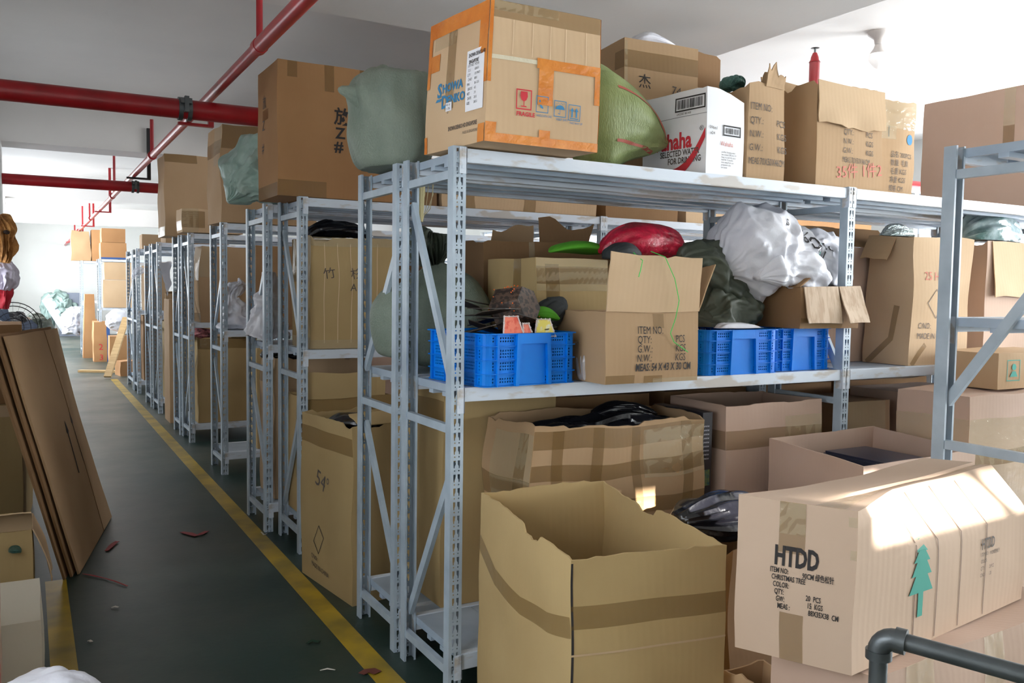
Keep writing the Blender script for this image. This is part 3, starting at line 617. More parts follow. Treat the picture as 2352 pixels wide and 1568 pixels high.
for i in range(5): b.text('F', .5, .42-.085*i, .036, ('品名 200PCS', '数量  毛重', '毛重 KGS', '净重 KGS', '规格 CM')[i], INKG, sx=.8)
b = Box('carton', 'very long plain cardboard box at the upper right, behind the bracing rack', (5.13, 2.80, T), 0, .6, .86, .745, KP, noise_=.006); b.tape(('L', .62, .7, .7, 1), m=TAPEC, name='clear_tape'); b.tape(('L', .62, .52, .7, .7))
loft('woven_sack', 'olive green woven sack with red stripes between the orange taped box and the white carton', [(1530, 332, 4, .02), (1516, 328, 14, .04), (1493, 318, 32, .08), (1450, 300, 62, .13), (1405, 286, 92, .15), (1360, 280, 112, .14), (1320, 285, 90, .1), (1300, 294, 10, .03)], OLIVE, Y=3.02, wr=.014, wf=7, seed=11, cat='sack', flat=T)
OL = bpy.data.objects['woven_sack.001']
for v0, s0 in ((.30, 1), (.12, 2)):
    bv = BVHTree.FromPolygons([v.co for v in OL.data.vertices], [tuple(p.vertices) for p in OL.data.polygons]); V = []; Fc = []
    for i in range(30):
        x = OL.location.x
        zc = T+v0*.95-.0*i; xx = (at(1376, 250, Y=3.02).x+(at(1516, 250, Y=3.02).x-at(1376, 250, Y=3.02).x)*i/29)
        zc = T+(.33 if s0 == 1 else .115)-(.17 if s0 == 1 else .03)*(i/29)**1.6
        for dz in (-.006, .006):
            h = bv.ray_cast(Vector((xx, 0, zc+dz))-OL.location, Vector((0, 1, 0))); V.append((h[0]+Vector((0, -.003, 0))) if h[0] is not None else None)
    for i in range(29):
        q = (i*2, i*2+2, i*2+3, i*2+1)
        if all(V[k] is not None for k in q): Fc.append(q)
    obj('woven_stripe', mesh('woven_stripe', [v or Vector() for v in V], Fc), mat('woven_red', (178, 92, 76), rough=.6), OL)
# ------------------------------------------------------------------ tops of the racks further down the aisle
b = Box('carton', 'big brown box with black characters, filling the aisle end of the second rack pair', (1.205, 4.77, T), 0, .68, .44, .735, KO, noise_=.005)
b.text('F', .46, .575, .10, '放', INK, .002); b.text('F', .475, .46, .085, 'Z', INK, .002); b.text('F', .465, .36, .085, '#', INK, .002, rot=0); b.text('F', .64, .36, .085, '#', INK, .002)
b.tape(('F', .08, .88, .16, 1), ('F', .38, .8, .46, 1), ('F', .68, .8, .78, 1), ('F', 0, .0, .4, .12)); b.tape(('L', .3, .6, .6, .68), ('L', 0, .0, 1, .1))
for i in range(3): b.text('L', .3, .7-.17*i, .08, ('放', 'Z', '#')[i], INKG)
loft('woven_sack', 'shiny bluish green sack with its knot hanging over the aisle, beside the big brown box', [(523, 463, 5, .02), (531, 456, 13, .05), (545, 440, 34, .09), (572, 412, 66, .16), (610, 388, 82, .2), (650, 375, 76, .2), (690, 370, 30, .08)], WOVENG, Y=5.5, wr=.03, wf=9, iso=.035, seed=14, cat='sack', flat=T, n=90)
b = Box('carton', 'tall brown box on the third rack, partly behind the bluish green sack', (1.335, 7.04, T), 0, .76, .44, .76, K, noise_=.02, taper=-.02, sh=-.05); b.tape(('F', .0, .75, .45, 1), ('L', .0, .7, 1, .85)); b.tape(('L', .5, .6, 1, 1), m=TAPEC, name='clear_tape')
c = cpx(379, 541, T); b = Box('carton', 'brown box overhanging the aisle from the fourth rack top, left of the small taped box', c, 0, .62, .5, .82, K, noise_=.014); b.tape(('L', 0, 0, 1, .12), ('F', 0, .9, .5, 1))
c = cpx(417, 533, T); b = Box('carton', 'small flat box wound in shiny tape, lying on the fourth rack top', (c[0], c[1]-.06, T), 0, .55, .32, .215, KL, noise_=.012, bulge=.01); b.tape(('F', 0, .2, .35, .9), ('L', 0, .1, 1, .5)); b.tape(('F', .0, .0, .25, 1), m=TAPEC, name='clear_tape')
c = cpx(330, 573, T); Box('carton', 'upright narrow box, farthest on the rack row tops with a smaller one leaning on it', (c[0], 11.0, T), 0, .3, .4, .37, K, noise_=.01)
Box('carton', 'small dark box resting right of the upright narrow box on the far rack tops', (c[0]+.32, 10.95, T), 0, .4, .4, .27, KD)
Box('carton', 'small box at the end of the last rack top', (1.40, 12.9, T), 0, .4, .35, .2, K)
b = Box('carton', 'long creased box on the second rack, seen under the nearest top shelf', (2.20, 4.79, T), 0, 1.13, .38, .26, KL, noise_=.012); b.tape(('F', .12, 0, .2, 1), ('F', .5, 0, .58, 1)); 
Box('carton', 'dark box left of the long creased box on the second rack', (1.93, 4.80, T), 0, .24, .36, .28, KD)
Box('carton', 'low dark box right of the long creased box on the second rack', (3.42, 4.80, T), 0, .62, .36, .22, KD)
Box('carton', 'pale box further right on the second rack top', (4.12, 4.80, T), 0, .9, .36, .26, KL)
Box('carton', 'rightmost pale box on the second rack top', (5.2, 4.80, T), 0, .9, .36, .26, KO)
# ------------------------------------------------------------------ middle shelf: blue crates
def crate(label, c, rz, w, d, h=.193):
    ex = Vector((math.cos(R(rz)), math.sin(R(rz)), 0)); ey = Vector((-ex.y, ex.x, 0)); base = Vector(c)+ex*w/2+ey*d/2
    root = empty('plastic_crate', base, label, 'crate', 'blue plastic crates on the middle shelf', (0, 0, R(rz)))
    r = .03; segs = []
    def per():
        P = []
        for (cx, cy, a0) in ((w/2-r, -d/2+r, -90), (w/2-r, d/2-r, 0), (-w/2+r, d/2-r, 90), (-w/2+r, -d/2+r, 180)):
            for k in range(5): a = R(a0+90*k/4); P.append((cx+r*math.cos(a), cy+r*math.sin(a), math.cos(a), math.sin(a)))
        return P
    K_ = per(); pts = []   # resample straight runs at 11 mm
    for i in range(len(K_)):
        a = K_[i]; b2 = K_[(i+1) % len(K_)]; L = math.dist(a[:2], b2[:2]); n = max(1, round(L/.011)); st = L > .05
        for k in range(n): t = k/n; pts.append((a[0]+(b2[0]-a[0])*t, a[1]+(b2[1]-a[1])*t, a[2]+(b2[2]-a[2])*t, a[3]+(b2[3]-a[3])*t, st))
    rows = 17; dz = h/rows; bm = bmesh.new(); M = len(pts)
    zs = (.24, .5, .76)
    for i in range(M):
        a = pts[i]; b2 = pts[(i+1) % M]; mx, my = (a[0]+b2[0])/2, (a[1]+b2[1])/2
        for j in range(rows):
            z0, z1 = j*dz, (j+1)*dz; fr_ = (j+.5)/rows
            hole = a[4] and .03 < fr_ < .97 and not (abs(my) > d/2-.012 and abs(mx) < .058) and all(abs(fr_-z) > .035 for z in zs) and not (abs(my) > d/2-.012 and min(abs(abs(mx)-q) for q in (.075, w/2-.05)) < .008) and not (abs(mx) > w/2-.012 and min(abs(abs(my)-q) for q in (.06, d/2-.05)) < .008)
            q = [bm.verts.new((a[0], a[1], z0)), bm.verts.new((b2[0], b2[1], z0)), bm.verts.new((b2[0], b2[1], z1)), bm.verts.new((a[0], a[1], z1))]
            if not hole: bm.faces.new(q)
            else:
                c0 = (q[0].co+q[2].co)/2; s = [bm.verts.new(c0+(v.co-c0)*.52) for v in q]
                for k in range(4): bm.faces.new((q[k], q[(k+1) % 4], s[(k+1) % 4], s[k]))
    bmesh.ops.remove_doubles(bm, verts=bm.verts, dist=2e-4)
    f = [bm.verts.new((p[0], p[1], .003)) for p in pts]; bm.faces.new(f)
    o = obj('crate_body', bmm('crate_body', bm), BLUE, root); mo = o.modifiers.new('wall', 'SOLIDIFY'); mo.thickness = .0025
    def ring(name, z0, z1, out, skip=None):
        V = []; Fc = []
        for p in pts:
            for (o_, z) in ((0, z0), (out, z0), (out, z1), (0, z1)): V.append((p[0]+p[2]*o_, p[1]+p[3]*o_, z))
        for i in range(M):
            if skip and skip(pts[i]): continue
            for k in range(4): Fc.append((i*4+k, ((i+1) % M)*4+k, ((i+1) % M)*4+(k+1) % 4, i*4+(k+1) % 4))
        return obj(name, mesh(name, V, Fc), BLUE, root)
    ring('rim', h-.004, h, .012); ring('base_lip', 0, .003, .006)
    sk = lambda p: abs(p[1]) > d/2-.012 and abs(p[0]) < .07
    for z in zs: ring('rib', h*z-.0015, h*z+.0015, .009, sk)
    L = []
    for sg in (-1, 1):
        y = sg*d/2
        for x in (-w/2+.05, w/2-.05): L.append(((x-.002, y, 0), (x+.002, y+sg*.010, h)))
        for yy in (-d/2+.05, -.06, .06, d/2-.05): L.append(((sg*w/2, yy-.002, 0), (sg*(w/2+.010), yy+.002, h)))
    for a, b in L: boxes('vertical_rib', [(tuple(map(min, a, b)), tuple(map(max, a, b)))], BLUE, root)
    for sg in (-1, 1):
        y = sg*d/2; bm = bmesh.new()
        for s2 in (-1, 1):
            V = [(s2*.058, y, h), (s2*.076, y, h), (s2*.082, y, 0), (s2*.068, y, 0)]
            vs = [bm.verts.new(v) for v in V]+[bm.verts.new((v[0], y+sg*.014, v[2])) for v in V]
            for q in ((0, 1, 2, 3), (4, 5, 6, 7), (0, 1, 5, 4), (1, 2, 6, 5), (2, 3, 7, 6), (3, 0, 4, 7)): bm.faces.new([vs[k] for k in q])
        addbox(bm, (-.06, min(y, y+sg*.014), h*.8), (.06, max(y, y+sg*.014), h))
        obj('handle_frame', bmm('handle_frame', bm), BLUE, root)
    return root
cr1 = crate('blue plastic crate filled with dark fretwork pieces, nearest the front post', (1.418, 2.712, MZ), 6, .42, .41)
crate('blue plastic crate holding dark sacks, right of the box printed 54 X 43', (2.49, 2.752, MZ), 0, .42, .40)
crate('blue plastic crate touching the next post, under the low wooden-looking box', (2.932, 2.80, MZ), 0, .375, .38)
# contents of the first crate
GR = 'dark fretwork plates heaped in the crate'
for i in range(26):
    x = 1.46+.012*(i % 3)+rnd.random()*.12+(.15 if i % 2 else 0); y = 2.80+rnd.random()*.2; z = 1.30+.0065*i+(.0 if x < 1.6 else -.03)
    a = rnd.random()*360; n = 6 if i % 3 else 8; rr = .06+rnd.random()*.035; bm = bmesh.new()
    vs = [bm.verts.new((rr*(1.35 if k % 2 else 1)*math.cos(2*PI*k/n), rr*.8*math.sin(2*PI*k/n), 0)) for k in range(n)]; f = bm.faces.new(vs)
    e = bmesh.ops.inset_region(bm, faces=[f], thickness=rr*.3); bmesh.ops.poke(bm, faces=[f]); r2 = bmesh.ops.extrude_face_region(bm, geom=list(bm.faces)); bmesh.ops.translate(bm, vec=(0, 0, .003), verts=[v for v in r2['geom'] if isinstance(v, bmesh.types.BMVert)])
    o = obj('fretwork_plate', bmm('fretwork_plate', bm), CHUTE); o.location = (x, y, z); o.rotation_euler = (R(rnd.uniform(-16, 16)), R(rnd.uniform(-18, 18)), R(a))
    tag(o, 'thin dark brown fretwork plate in the heap filling the nearest blue crate', 'ornament', GR)
def prism(name, label, c, n, r0, r1, h, m, rot, cat, hole=None):
    bm = bmesh.new(); A = [bm.verts.new((r0*math.cos(2*PI*k/n), r0*math.sin(2*PI*k/n), 0)) for k in range(n)]; B = [bm.verts.new((r1*math.cos(2*PI*k/n), r1*math.sin(2*PI*k/n), h)) for k in range(n)]
    fs = [bm.faces.new((A[k], A[(k+1) % n], B[(k+1) % n], B[k])) for k in range(n)]+[bm.faces.new(A[::-1]), bm.faces.new(B)]
    if hole: bmesh.ops.inset_individual(bm, faces=fs, thickness=.012, depth=-.003)
    bmesh.ops.bevel(bm, geom=list(bm.edges), offset=.0015, segments=1, affect='EDGES')
    o = obj(name, bmm(name, bm), m); o.location = c; o.rotation_euler = [R(v) for v in rot]; tag(o, label, cat); return o
FRET = mat('brown_fretwork', (96, 74, 60), rough=.5, c2=(52, 40, 34), nscale=60, mixlo=.48, mixhi=.54)
la = prism('fretwork_lantern', 'brown six-sided fretwork lantern in clear film, glinting with orange beads', (1.60, 2.90, 1.415), 6, .095, .07, .12, FRET, (72, 14, 20), 'lantern', True)
bd = mat('orange_bead', (240, 110, 50), rough=.2, spec=.8)
bm = bmesh.new()
for i in range(46): a = rnd.random()*2*PI; z = rnd.random()*.11; r_ = .098-.02*z/.12; bmesh.ops.create_icosphere(bm, subdivisions=1, radius=.003, matrix=Matrix.Translation((r_*math.cos(a), r_*math.sin(a), z)))
obj('orange_beads', bmm('orange_beads', bm), bd, la)
CO = mat('coral_panel', (240, 130, 104), rough=.4, c2=(226, 90, 70), nscale=40, mixlo=.5, mixhi=.6); YE = mat('yellow_panel', (238, 220, 110), rough=.4, c2=(236, 236, 220), nscale=30, mixlo=.5, mixhi=.6)
def plaque(label, px, py, Y, wpx, hpx, m, rot):
    p = at(px, py, Y=Y); k = .0022; w_, h_ = wpx*k, hpx*k; root = empty('ornament_plaque', p, label, 'ornament', None, (R(-18), 0, R(rot)))
    V = [(-w_/2, 0, 0), (w_/2, 0, 0), (w_*.32, 0, h_), (-w_*.32, 0, h_)]; bm = bmesh.new(); f = bm.faces.new([bm.verts.new(v) for v in V]); r2 = bmesh.ops.extrude_face_region(bm, geom=[f]); bmesh.ops.translate(bm, vec=(0, .004, 0), verts=[v for v in r2['geom'] if isinstance(v, bmesh.types.BMVert)])
    obj('plaque_panel', bmm('plaque_panel', bm), m, root); bm = bmesh.new(); addtube(bm, [(v[0], -.001, v[2]) for v in V+V[:1]], .003, 6)
    for t in range(12):
        i = t//3; f_ = (t % 3)/3; a, b_ = V[i], V[(i+1) % 4]; bmesh.ops.create_icosphere(bm, subdivisions=1, radius=.0045, matrix=Matrix.Translation((a[0]+(b_[0]-a[0])*f_, -.002, a[2]+(b_[2]-a[2])*f_)))
    obj('plaque_edge', bmm('plaque_edge', bm), mat('pale_edge', (216, 200, 196), rough=.5), root); return root
plaque('coral coloured trapezoid ornament with a beaded edge, front of the first crate', 1180, 772, 2.735, 40, 34, CO, 0)
plaque('narrow orange ornament between the coral and the yellow ones', 1213, 772, 2.742, 22, 22, CO, 14)
plaque('yellow and white ornament at the front rim of the first crate', 1252, 772, 2.75, 38, 30, YE, -8)
loft('work_glove', 'black and bright green work glove on the right end of the crate heap', [(1232, 735, 14, .03), (1250, 725, 26, .04), (1270, 712, 26, .04), (1285, 700, 16, .03), (1272, 690, 7, .02), (1258, 686, 3, .01)], DARKC, Y=2.93, wr=.015, seed=21, cat='glove')
loft('glove_lining', 'bright green', [(1225, 722, 4, .02), (1240, 718, 12, .03), (1262, 722, 11, .03), (1280, 732, 4, .02)], GREENC, Y=2.89, wr=.008, seed=22, parent=bpy.data.objects['work_glove'])
# sack behind the first crate
sk = loft('woven_sack', 'dusty green sack tied at the neck, behind the first crate and bulging toward the aisle', [(985, 842, 60, .12), (988, 822, 112, .19), (993, 760, 134, .21), (1000, 700, 128, .21), (1003, 655, 96, .17), (1000, 625, 48, .1), (996, 606, 18, .05)], WOVEN, Y=3.46, wr=.018, wf=6, seed=31, cat='sack', flat=MZ)
loft('sack_ruffle', None, [(996, 608, 17, .045), (994, 596, 24, .06), (992, 575, 44, .09), (994, 552, 46, .09), (994, 538, 36, .07), (995, 534, 10, .02)], DKGREEN, Y=3.46, wr=.05, wf=16, seed=32, parent=sk, n=90)
bm = bmesh.new()
for i in range(6):
    x0 = at(968+i*6, 440, Y=3.36).x; z0 = 1.985; addtube(bm, [(x0, 3.36, z0), (x0+.01*math.sin(i*2), 3.37, 1.9), (x0-.012*i/6, 3.38, 1.84), (x0-.01+.01*math.sin(i), 3.4, 1.77+.01*i)], .0016, 5)
tag(obj('cream_cord', bmm('cream_cord', bm), mat('cream_cord', (220, 208, 170))), 'loose cream strings hanging from the top shelf above the tied sack', 'string')
bm = bmesh.new(); p0 = at(960, 450, Y=3.34); addtube(bm, [(p0.x, 3.34, 1.99), (p0.x+.008, 3.35, 1.88), (p0.x+.012, 3.35, 1.78)], [.028, .024, .016], 9)
tag(obj('straw_bundle', bmm('straw_bundle', bm), mat('straw', (206, 192, 140), bump=.6, bscale=60, stretch=(6, 6, .5))), 'cream coloured fibre hank hanging beside the strings behind the front post', 'fibre hank')
# boxes on the middle shelf
b = Box('carton', 'box printed 54 X 43 X 30 CM, front flap standing up, between blue crates', (1.885, 2.63, MZ), 0, .45, .33, .272, K, open_=True, jag=.001, noise_=.008, bulge=.008)
b.flap('F', .215, 4, .0, 1.0, m=KL, jag=.06, seed=2); b.flap('R', .2, 25, 0, .5, jag=.1, seed=3);
std_lines(b, 'F', .31, .70, .132, .041, (('ITEM NO.', ''), ('QTY:', 'PCS'), ('G.W.:', 'KGS'), ('N.W.:', 'KGS')), col2=.73, sx=.72, m=INK); b.text('F', .3, .172, .041, 'MEAS: 54 X 43 X 30 CM', INK, .0008, sx=.66)
b.tape(('F', .48, .78, .6, .98), ('F', .0, 0, .3, .12), ('F', .4, 0, .6, .1)); b.tape(('F', .5, 0, 1, .06), m=TAPEC, name='clear_tape')
b = Box('carton', 'taped box with a fold line, just behind the printed box with the raised flap', (1.80, 3.00, MZ), 0, .35, .42, .485, KY, noise_=.010)
b.tape(('F', 0, .78, 1, .93), ('F', .12, .1, .3, .95), ('L', .55, .3, .7, 1), ('T', 0, 0, 1, .3)); b.patch('fold_line', 'F', 0, .545, 1, .552, INKG); b.tape(('F', .0, .72, 1, 1), m=TAPEC, name='clear_tape')
b = Box('carton', 'cardboard box hidden behind the raised flap, carrying the red bag', (2.18, 3.01, MZ), 0, .36, .42, .47, K)
b = Box('carton', 'wide dark box with torn flaps on the rack behind, above the taped box', (1.80, 3.47, MZ), 0, .80, .23, .575, KD, open_=True, jag=.006); b.flap('B', .1, 5, .1, .45, m=KD, jag=.9, seed=6, sk0=-.05); b.flap('B', .09, -8, .5, .8, m=K, jag=.6, seed=9); b.tape(('F', .3, .4, .34, 1), m=TAPEC, name='clear_tape')
rb = loft('sequin_bag', 'red net bag full of sequins on top of the boxes, under the top shelf', [(1380, 580, 3, .02), (1395, 570, 16, .06), (1425, 560, 30, .1), (1470, 556, 37, .12), (1520, 560, 30, .1), (1550, 570, 18, .07), (1563, 580, 3, .02)], REDB, Y=3.08, wr=.015, seed=41, cat='bag', flat=1.628)
loft('bag_ear', None, [(1395, 562, 12, .02), (1412, 542, 12, .02), (1430, 522, 5, .01), (1436, 518, 1, .004)], mat('pink_red_net', (226, 60, 84), rough=.5), Y=3.1, wr=.01, seed=42, parent=rb); loft('bag_ear', None, [(1530, 558, 12, .02), (1515, 540, 12, .02), (1499, 524, 5, .01), (1494, 519, 1, .004)], bpy.data.materials['pink_red_net'], Y=3.1, wr=.01, seed=43, parent=rb)
loft('cloth_bundle', 'bright green cloth lying on the taped box on the middle shelf', [(1265, 578, 2, .02), (1285, 570, 8, .08), (1320, 567, 12, .1), (1360, 572, 10, .09), (1388, 580, 3, .03)], GREENC, Y=3.2, wr=.008, seed=44, cat='cloth', flat=1.638)
loft('cloth_bundle', 'charcoal cloth roll below the red sequin bag', [(1392, 592, 3, .03), (1405, 582, 14, .06), (1430, 578, 18, .07), (1455, 585, 12, .05), (1466, 594, 3, .02)], DARKC, Y=2.99, wr=.008, seed=45, cat='cloth', flat=1.6225)
bm = bmesh.new(); pl = [(1495, 577, 2.66), (1528, 590, 2.60), (1550, 640, 2.598), (1560, 690, 2.60), (1552, 730, 2.61), (1540, 765, 2.612), (1548, 785, 2.612), (1580, 808, 2.612)]
addtube(bm, [at(a, b_, Y=y) for a, b_, y in pl], .0018, 6); pl = [(1455, 580, 2.66), (1476, 598, 2.60), (1472, 618, 2.60), (1467, 636, 2.60)]; addtube(bm, [at(a, b_, Y=y) for a, b_, y in pl], .0018, 6)
tag(obj('green_cord', bmm('green_cord', bm), mat('green_cord', (66, 196, 84))), 'thin bright green string hanging down the raised box flap', 'string')
loft('sack_pile', 'dark green crumpled sack behind the raised flap, upper one of two', [(1556, 600, 8, .05), (1575, 596, 26, .1), (1610, 615, 52, .14), (1650, 640, 58, .14), (1690, 665, 36, .1), (1715, 668, 8, .03)], DKGREEN, Y=3.02, wr=.02, iso=.035, seed=51, cat='sack', n=110)
loft('sack_pile', 'dark green crumpled sack spilling over the middle crate, lower one of two', [(1598, 735, 20, .08), (1620, 735, 40, .12), (1660, 722, 54, .13), (1695, 722, 46, .11), (1720, 730, 26, .07), (1732, 738, 4, .02)], DKGREEN, Y=2.95, wr=.02, iso=.03, seed=52, cat='sack', flat=1.346, n=110)
loft('plastic_bag', 'small crumpled white bag on the middle crate under the dark green sack', [(1645, 768, 4, .02), (1662, 760, 13, .04), (1700, 760, 13, .05), (1735, 762, 10, .04), (1748, 768, 3, .02)], WHITEB, Y=2.80, wr=.02, seed=53, flat=1.346)
wb = loft('printed_bag', 'big crumpled white bag with black and green print, heaped above the low box', [(1650, 628, 6, .04), (1668, 612, 34, .1), (1702, 590, 74, .16), (1745, 575, 72, .17), (1790, 580, 52, .15), (1830, 590, 42, .13), (1868, 602, 48, .13), (1900, 620, 48, .11), (1920, 645, 28, .07), (1928, 665, 5, .02)], WHITEB, Y=2.93, wr=.012, iso=.028, seed=61, cat='bag', n=140, sub=14)
loft('bag_fold', None, [(1738, 640, 4, .02), (1765, 624, 20, .05), (1810, 618, 28, .07), (1850, 632, 30, .06), (1875, 658, 16, .04), (1884, 682, 3, .01)], WHITEB, Y=2.80, wr=.012, iso=.03, seed=62, parent=wb, n=90)
decal(wb, 1795, 540, 2.9, .10, '%0N', INK, -42); decal(wb, 1895, 600, 2.9, .12, '0.', INK, -62, bold=.002); decal(wb, 1760, 518, 2.9, .07, 's', INK, -20); decal(wb, 1858, 570, 2.9, .07, 'co', INK, -20)
decal(wb, 1826, 578, 2.9, .12, '//', INKT, -30, 'printed_stripe', .004)
b = Box('carton', 'low open box with pale wood-grained flaps, on the crate touching the post', (3.00, 2.715, 1.347), -2, .37, .32, .19, KD, open_=True, jag=.006, noise_=.012); 
b.flap('F', .17, 168, .05, .62, m=mat('wood_grained_card', (206, 182, 156), rough=.7, c2=(184, 156, 128), nscale=9, stretch=(5, 5, .6), mixlo=.42, mixhi=.6)); b.flap('F', .175, 160, .64, 1.0, m=bpy.data.materials['wood_grained_card'], seed=3); b.flap('L', .08, -60, 0, 1); b.tape(('F', 0, 0, .7, .25))
loft('plastic_bag', 'clear plastic bag squeezed between the first crate and the printed box', [(1347, 880, 6, .02), (1348, 862, 14, .04), (1354, 830, 20, .05), (1358, 800, 15, .04), (1350, 782, 6, .02), (1348, 775, 2, .01)], CLEARB, Y=2.775, wr=.02, seed=65, flat=MZ)
# second bay, middle shelf
b = Box('carton', 'tall creased box with a diamond mark and MADE IN CHINA, right of the next post', (3.83, 2.765, MZ), 0, .47, .27, .65, KL, noise_=.018, lean=(.02, 0)); b.flap('L', .14, 150, .0, .6, m=K, seed=4)
b.polys('printed_diamond', 'F', .38, .48, diamond(.075, .07), INKG); b.text('F', .1, .285, .042, 'C/NO:', INKG, sx=.8); b.text('F', .1, .205, .042, 'MADE IN CHINA', INKG, sx=.8); b.text('F', .18, .66, .06, '25 Hw', INKP)
b.diag('F', [(.05, 0), (.25, .16)], .03); b.diag('L', [(.1, 0), (.6, .2), (.7, .45)], .03)
b = Box('carton', 'plain box behind the creased box, with a dark flap raised under the shelf', (3.47, 3.06, MZ), 0, .62, .40, .60, KP, open_=True, jag=.006); b.flap('F', .16, -50, 0, 1, m=KD); b.flap('B', .14, 0, 0, 1, m=KD)
loft('tinsel_bundle', 'silver tinsel glinting on top of the creased box', [(2030, 545, 3, .03), (2045, 538, 10, .05), (2070, 537, 11, .06), (2092, 541, 5, .03)], mat('silver_tinsel', (190, 200, 200), rough=.15, metal=.6, bump=1, bscale=130), Y=2.95, wr=.03, wf=15, seed=70, cat='decoration', flat=1.803)
b = Box('carton', 'box with a long pale flap hanging on its front, seen behind the bracing rack', (4.66, 2.90, MZ), 0, .40, .34, .66, KP, open_=True); b.flap('F', .31, 174, .1, .9, m=KL)
b = Box('carton', 'rightmost box on the middle shelf, cut by the picture edge', (5.12, 2.95, MZ), 0, .22, .34, .63, KP)
loft('plastic_bag', 'clear bag of dark green decorations on the boxes at the right end', [(2205, 545, 5, .03), (2222, 535, 20, .08), (2260, 533, 28, .12), (2300, 540, 22, .1), (2330, 552, 8, .04)], mat('green_dark_film', (90, 120, 116), rough=.2, bump=.7, bscale=20, c2=(200, 215, 220), nscale=8), Y=3.0, wr=.03, seed=71, cat='bag', flat=1.815)
# ------------------------------------------------------------------ bottom shelf of the nearest racks
b = Box('carton', 'tall brown box with a taped top on the bottom shelf, left behind the front post', (1.475, 3.19, LZ), 0, .55, .48, .90, KY, noise_=.012); b.tape(('L', 0, .82, 1, .95)); b.tape(('L', .1, .8, .5, 1), m=TAPEC, name='clear_tape')
b = Box('carton', 'wide open box bound with many strips of brown tape, on the bottom shelf', (1.67, 2.79, LZ), 0, .86, .38, .80, K, open_=True, jag=.008, noise_=.022, bulge=.012)
b.tape(('F', 0, .72, 1, .8), ('F', 0, .52, 1, .6), ('F', .1, 0, .16, .97), ('F', .32, 0, .38, .97), ('F', .55, 0, .6, .97), ('F', .85, 0, .92, .97), ('F', 0, .88, 1, .97), ('L', 0, .6, 1, .72), ('L', .7, 0, .9, .95))
b.tape(('L', .2, .4, 1, .95), ('F', .62, .7, 1, .95), m=TAPEC, name='clear_tape')
b = Box('carton', 'narrow dark printed box on edge, right of the wide taped box', (2.55, 2.83, LZ), 0, .055, .34, .80, mat('dark_print_card', (34, 32, 38), rough=.4)); b.polys('printed_picture', 'F', .15, .35, [[(0, 0), (.035, 0), (.035, .07), (0, .07)]], mat('purple_print', (96, 60, 130), c2=(200, 90, 60), nscale=60)); b.polys('printed_picture', 'F', .15, .6, [[(0, 0), (.035, 0), (.035, .07), (0, .07)]], mat('teal_print', (50, 90, 90), c2=(120, 130, 60), nscale=60))
for i in range(9): b.text('F', .12, .92-.022*i, .012, 'printed text', WHITEB, sx=.5)
loft('bin_bags', 'black plastic bags filling the wide taped box on the bottom shelf', [(1190, 1010, 14, .05), (1260, 1006, 34, .12), (1370, 998, 36, .13), (1480, 992, 36, .13), (1575, 992, 18, .05)], BLACKB, Y=2.98, wr=.03, wf=7, seed=80, cat='bag')
b = Box('carton', 'box with a brown tape band on the bottom shelf, right of the wide one', (2.66, 2.80, LZ), 0, .60, .38, .83, KP, noise_=.006, open_=True, jag=.002); b.tape(('F', 0, .76, 1, .86), ('L', 0, .76, 1, .86)); b.tape(('F', .6, .8, 1, .92), m=TAPEC, name='clear_tape')
b = Box('carton', 'box in shiny film just right of the second post, on the bottom shelf', (3.45, 2.86, LZ), 0, .38, .36, .79, KD); b.tape(('F', .1, .8, .9, 1), m=TAPEC, name='clear_tape')
b = Box('carton', 'pale box beside the film covered one on the bottom shelf', (3.95, 2.84, LZ), 0, .6, .36, .82, KP); b.tape(('F', 0, .78, 1, .85))
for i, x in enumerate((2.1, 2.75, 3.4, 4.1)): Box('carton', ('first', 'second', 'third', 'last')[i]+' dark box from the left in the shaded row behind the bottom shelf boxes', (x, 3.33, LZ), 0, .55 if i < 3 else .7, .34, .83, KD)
loft('film_roll', 'glinting black film lying above the wide taped box under the middle shelf', [(1365, 950, 6, .03), (1400, 940, 14, .05), (1450, 940, 14, .05), (1500, 948, 5, .03)], BLACKB, Y=3.05, wr=.03, seed=81, cat='plastic film')
# aisle between the front racks
b = Box('carton', 'empty open cardboard box with torn rim, big in the foreground beside the front post', (1.228, 1.848, 0), -10, .475, .80, .80, KY, open_=True, jag=.012, noise_=.012, bulge=.006, sh=.0)
b.diag('L', [(0, .78), (.25, .70), (.55, .69), (.8, .72), (1, .77)], .055); b.tape(('F', 0, .765, 1, .84)); b.patch('split_corner', 'F', .0, .55, .014, .98, INK); b.patch('fold_line', 'F', 0, .675, 1, .682, KL)
b = Box('carton', 'low open box in front of the big empty one, showing only its torn flap', (1.72, 1.62, 0), -8, .14, .2, .42, K, open_=True, jag=.02)
b = Box('carton', 'clean rimmed open box with dark packets inside, in front of the second post', (2.68, 2.10, 0), 2, .72, .60, .87, KP, open_=True, jag=.001, noise_=.004, bulge=.004, sh=.28); b.tape(('F', .15, .82, .6, .9), ('F', .3, .6, 1, .72), m=KD, name='printed_band')
fl = empty('packet_stack', (3.1, 2.42, .60), 'dark blue packets lying inside the clean rimmed open box', 'packets'); boxes('packet', [((-.28, -.22, -.58), (.0, .22, .17))], BLACKB, fl, .01); boxes('packet', [((.01, -.2, -.58), (.3, .24, .20))], mat('navy_packet', (40, 46, 66), rough=.3), fl, .01)
b = Box('carton', 'low open box of black bags squeezed behind the two foreground boxes', (2.02, 2.08, 0), 4, .56, .50, .64, KD, open_=True, jag=.012, noise_=.014); b.tape(('F', .2, .9, 1, 1), m=TAPEC, name='clear_tape')
loft('bin_bags', 'black bags inside the low open box between the two foreground boxes', [(1560, 1200, 16, .06), (1620, 1190, 34, .14), (1690, 1180, 36, .14), (1740, 1175, 14, .05)], BLACKB, Y=2.3, wr=.03, seed=83, cat='bag')
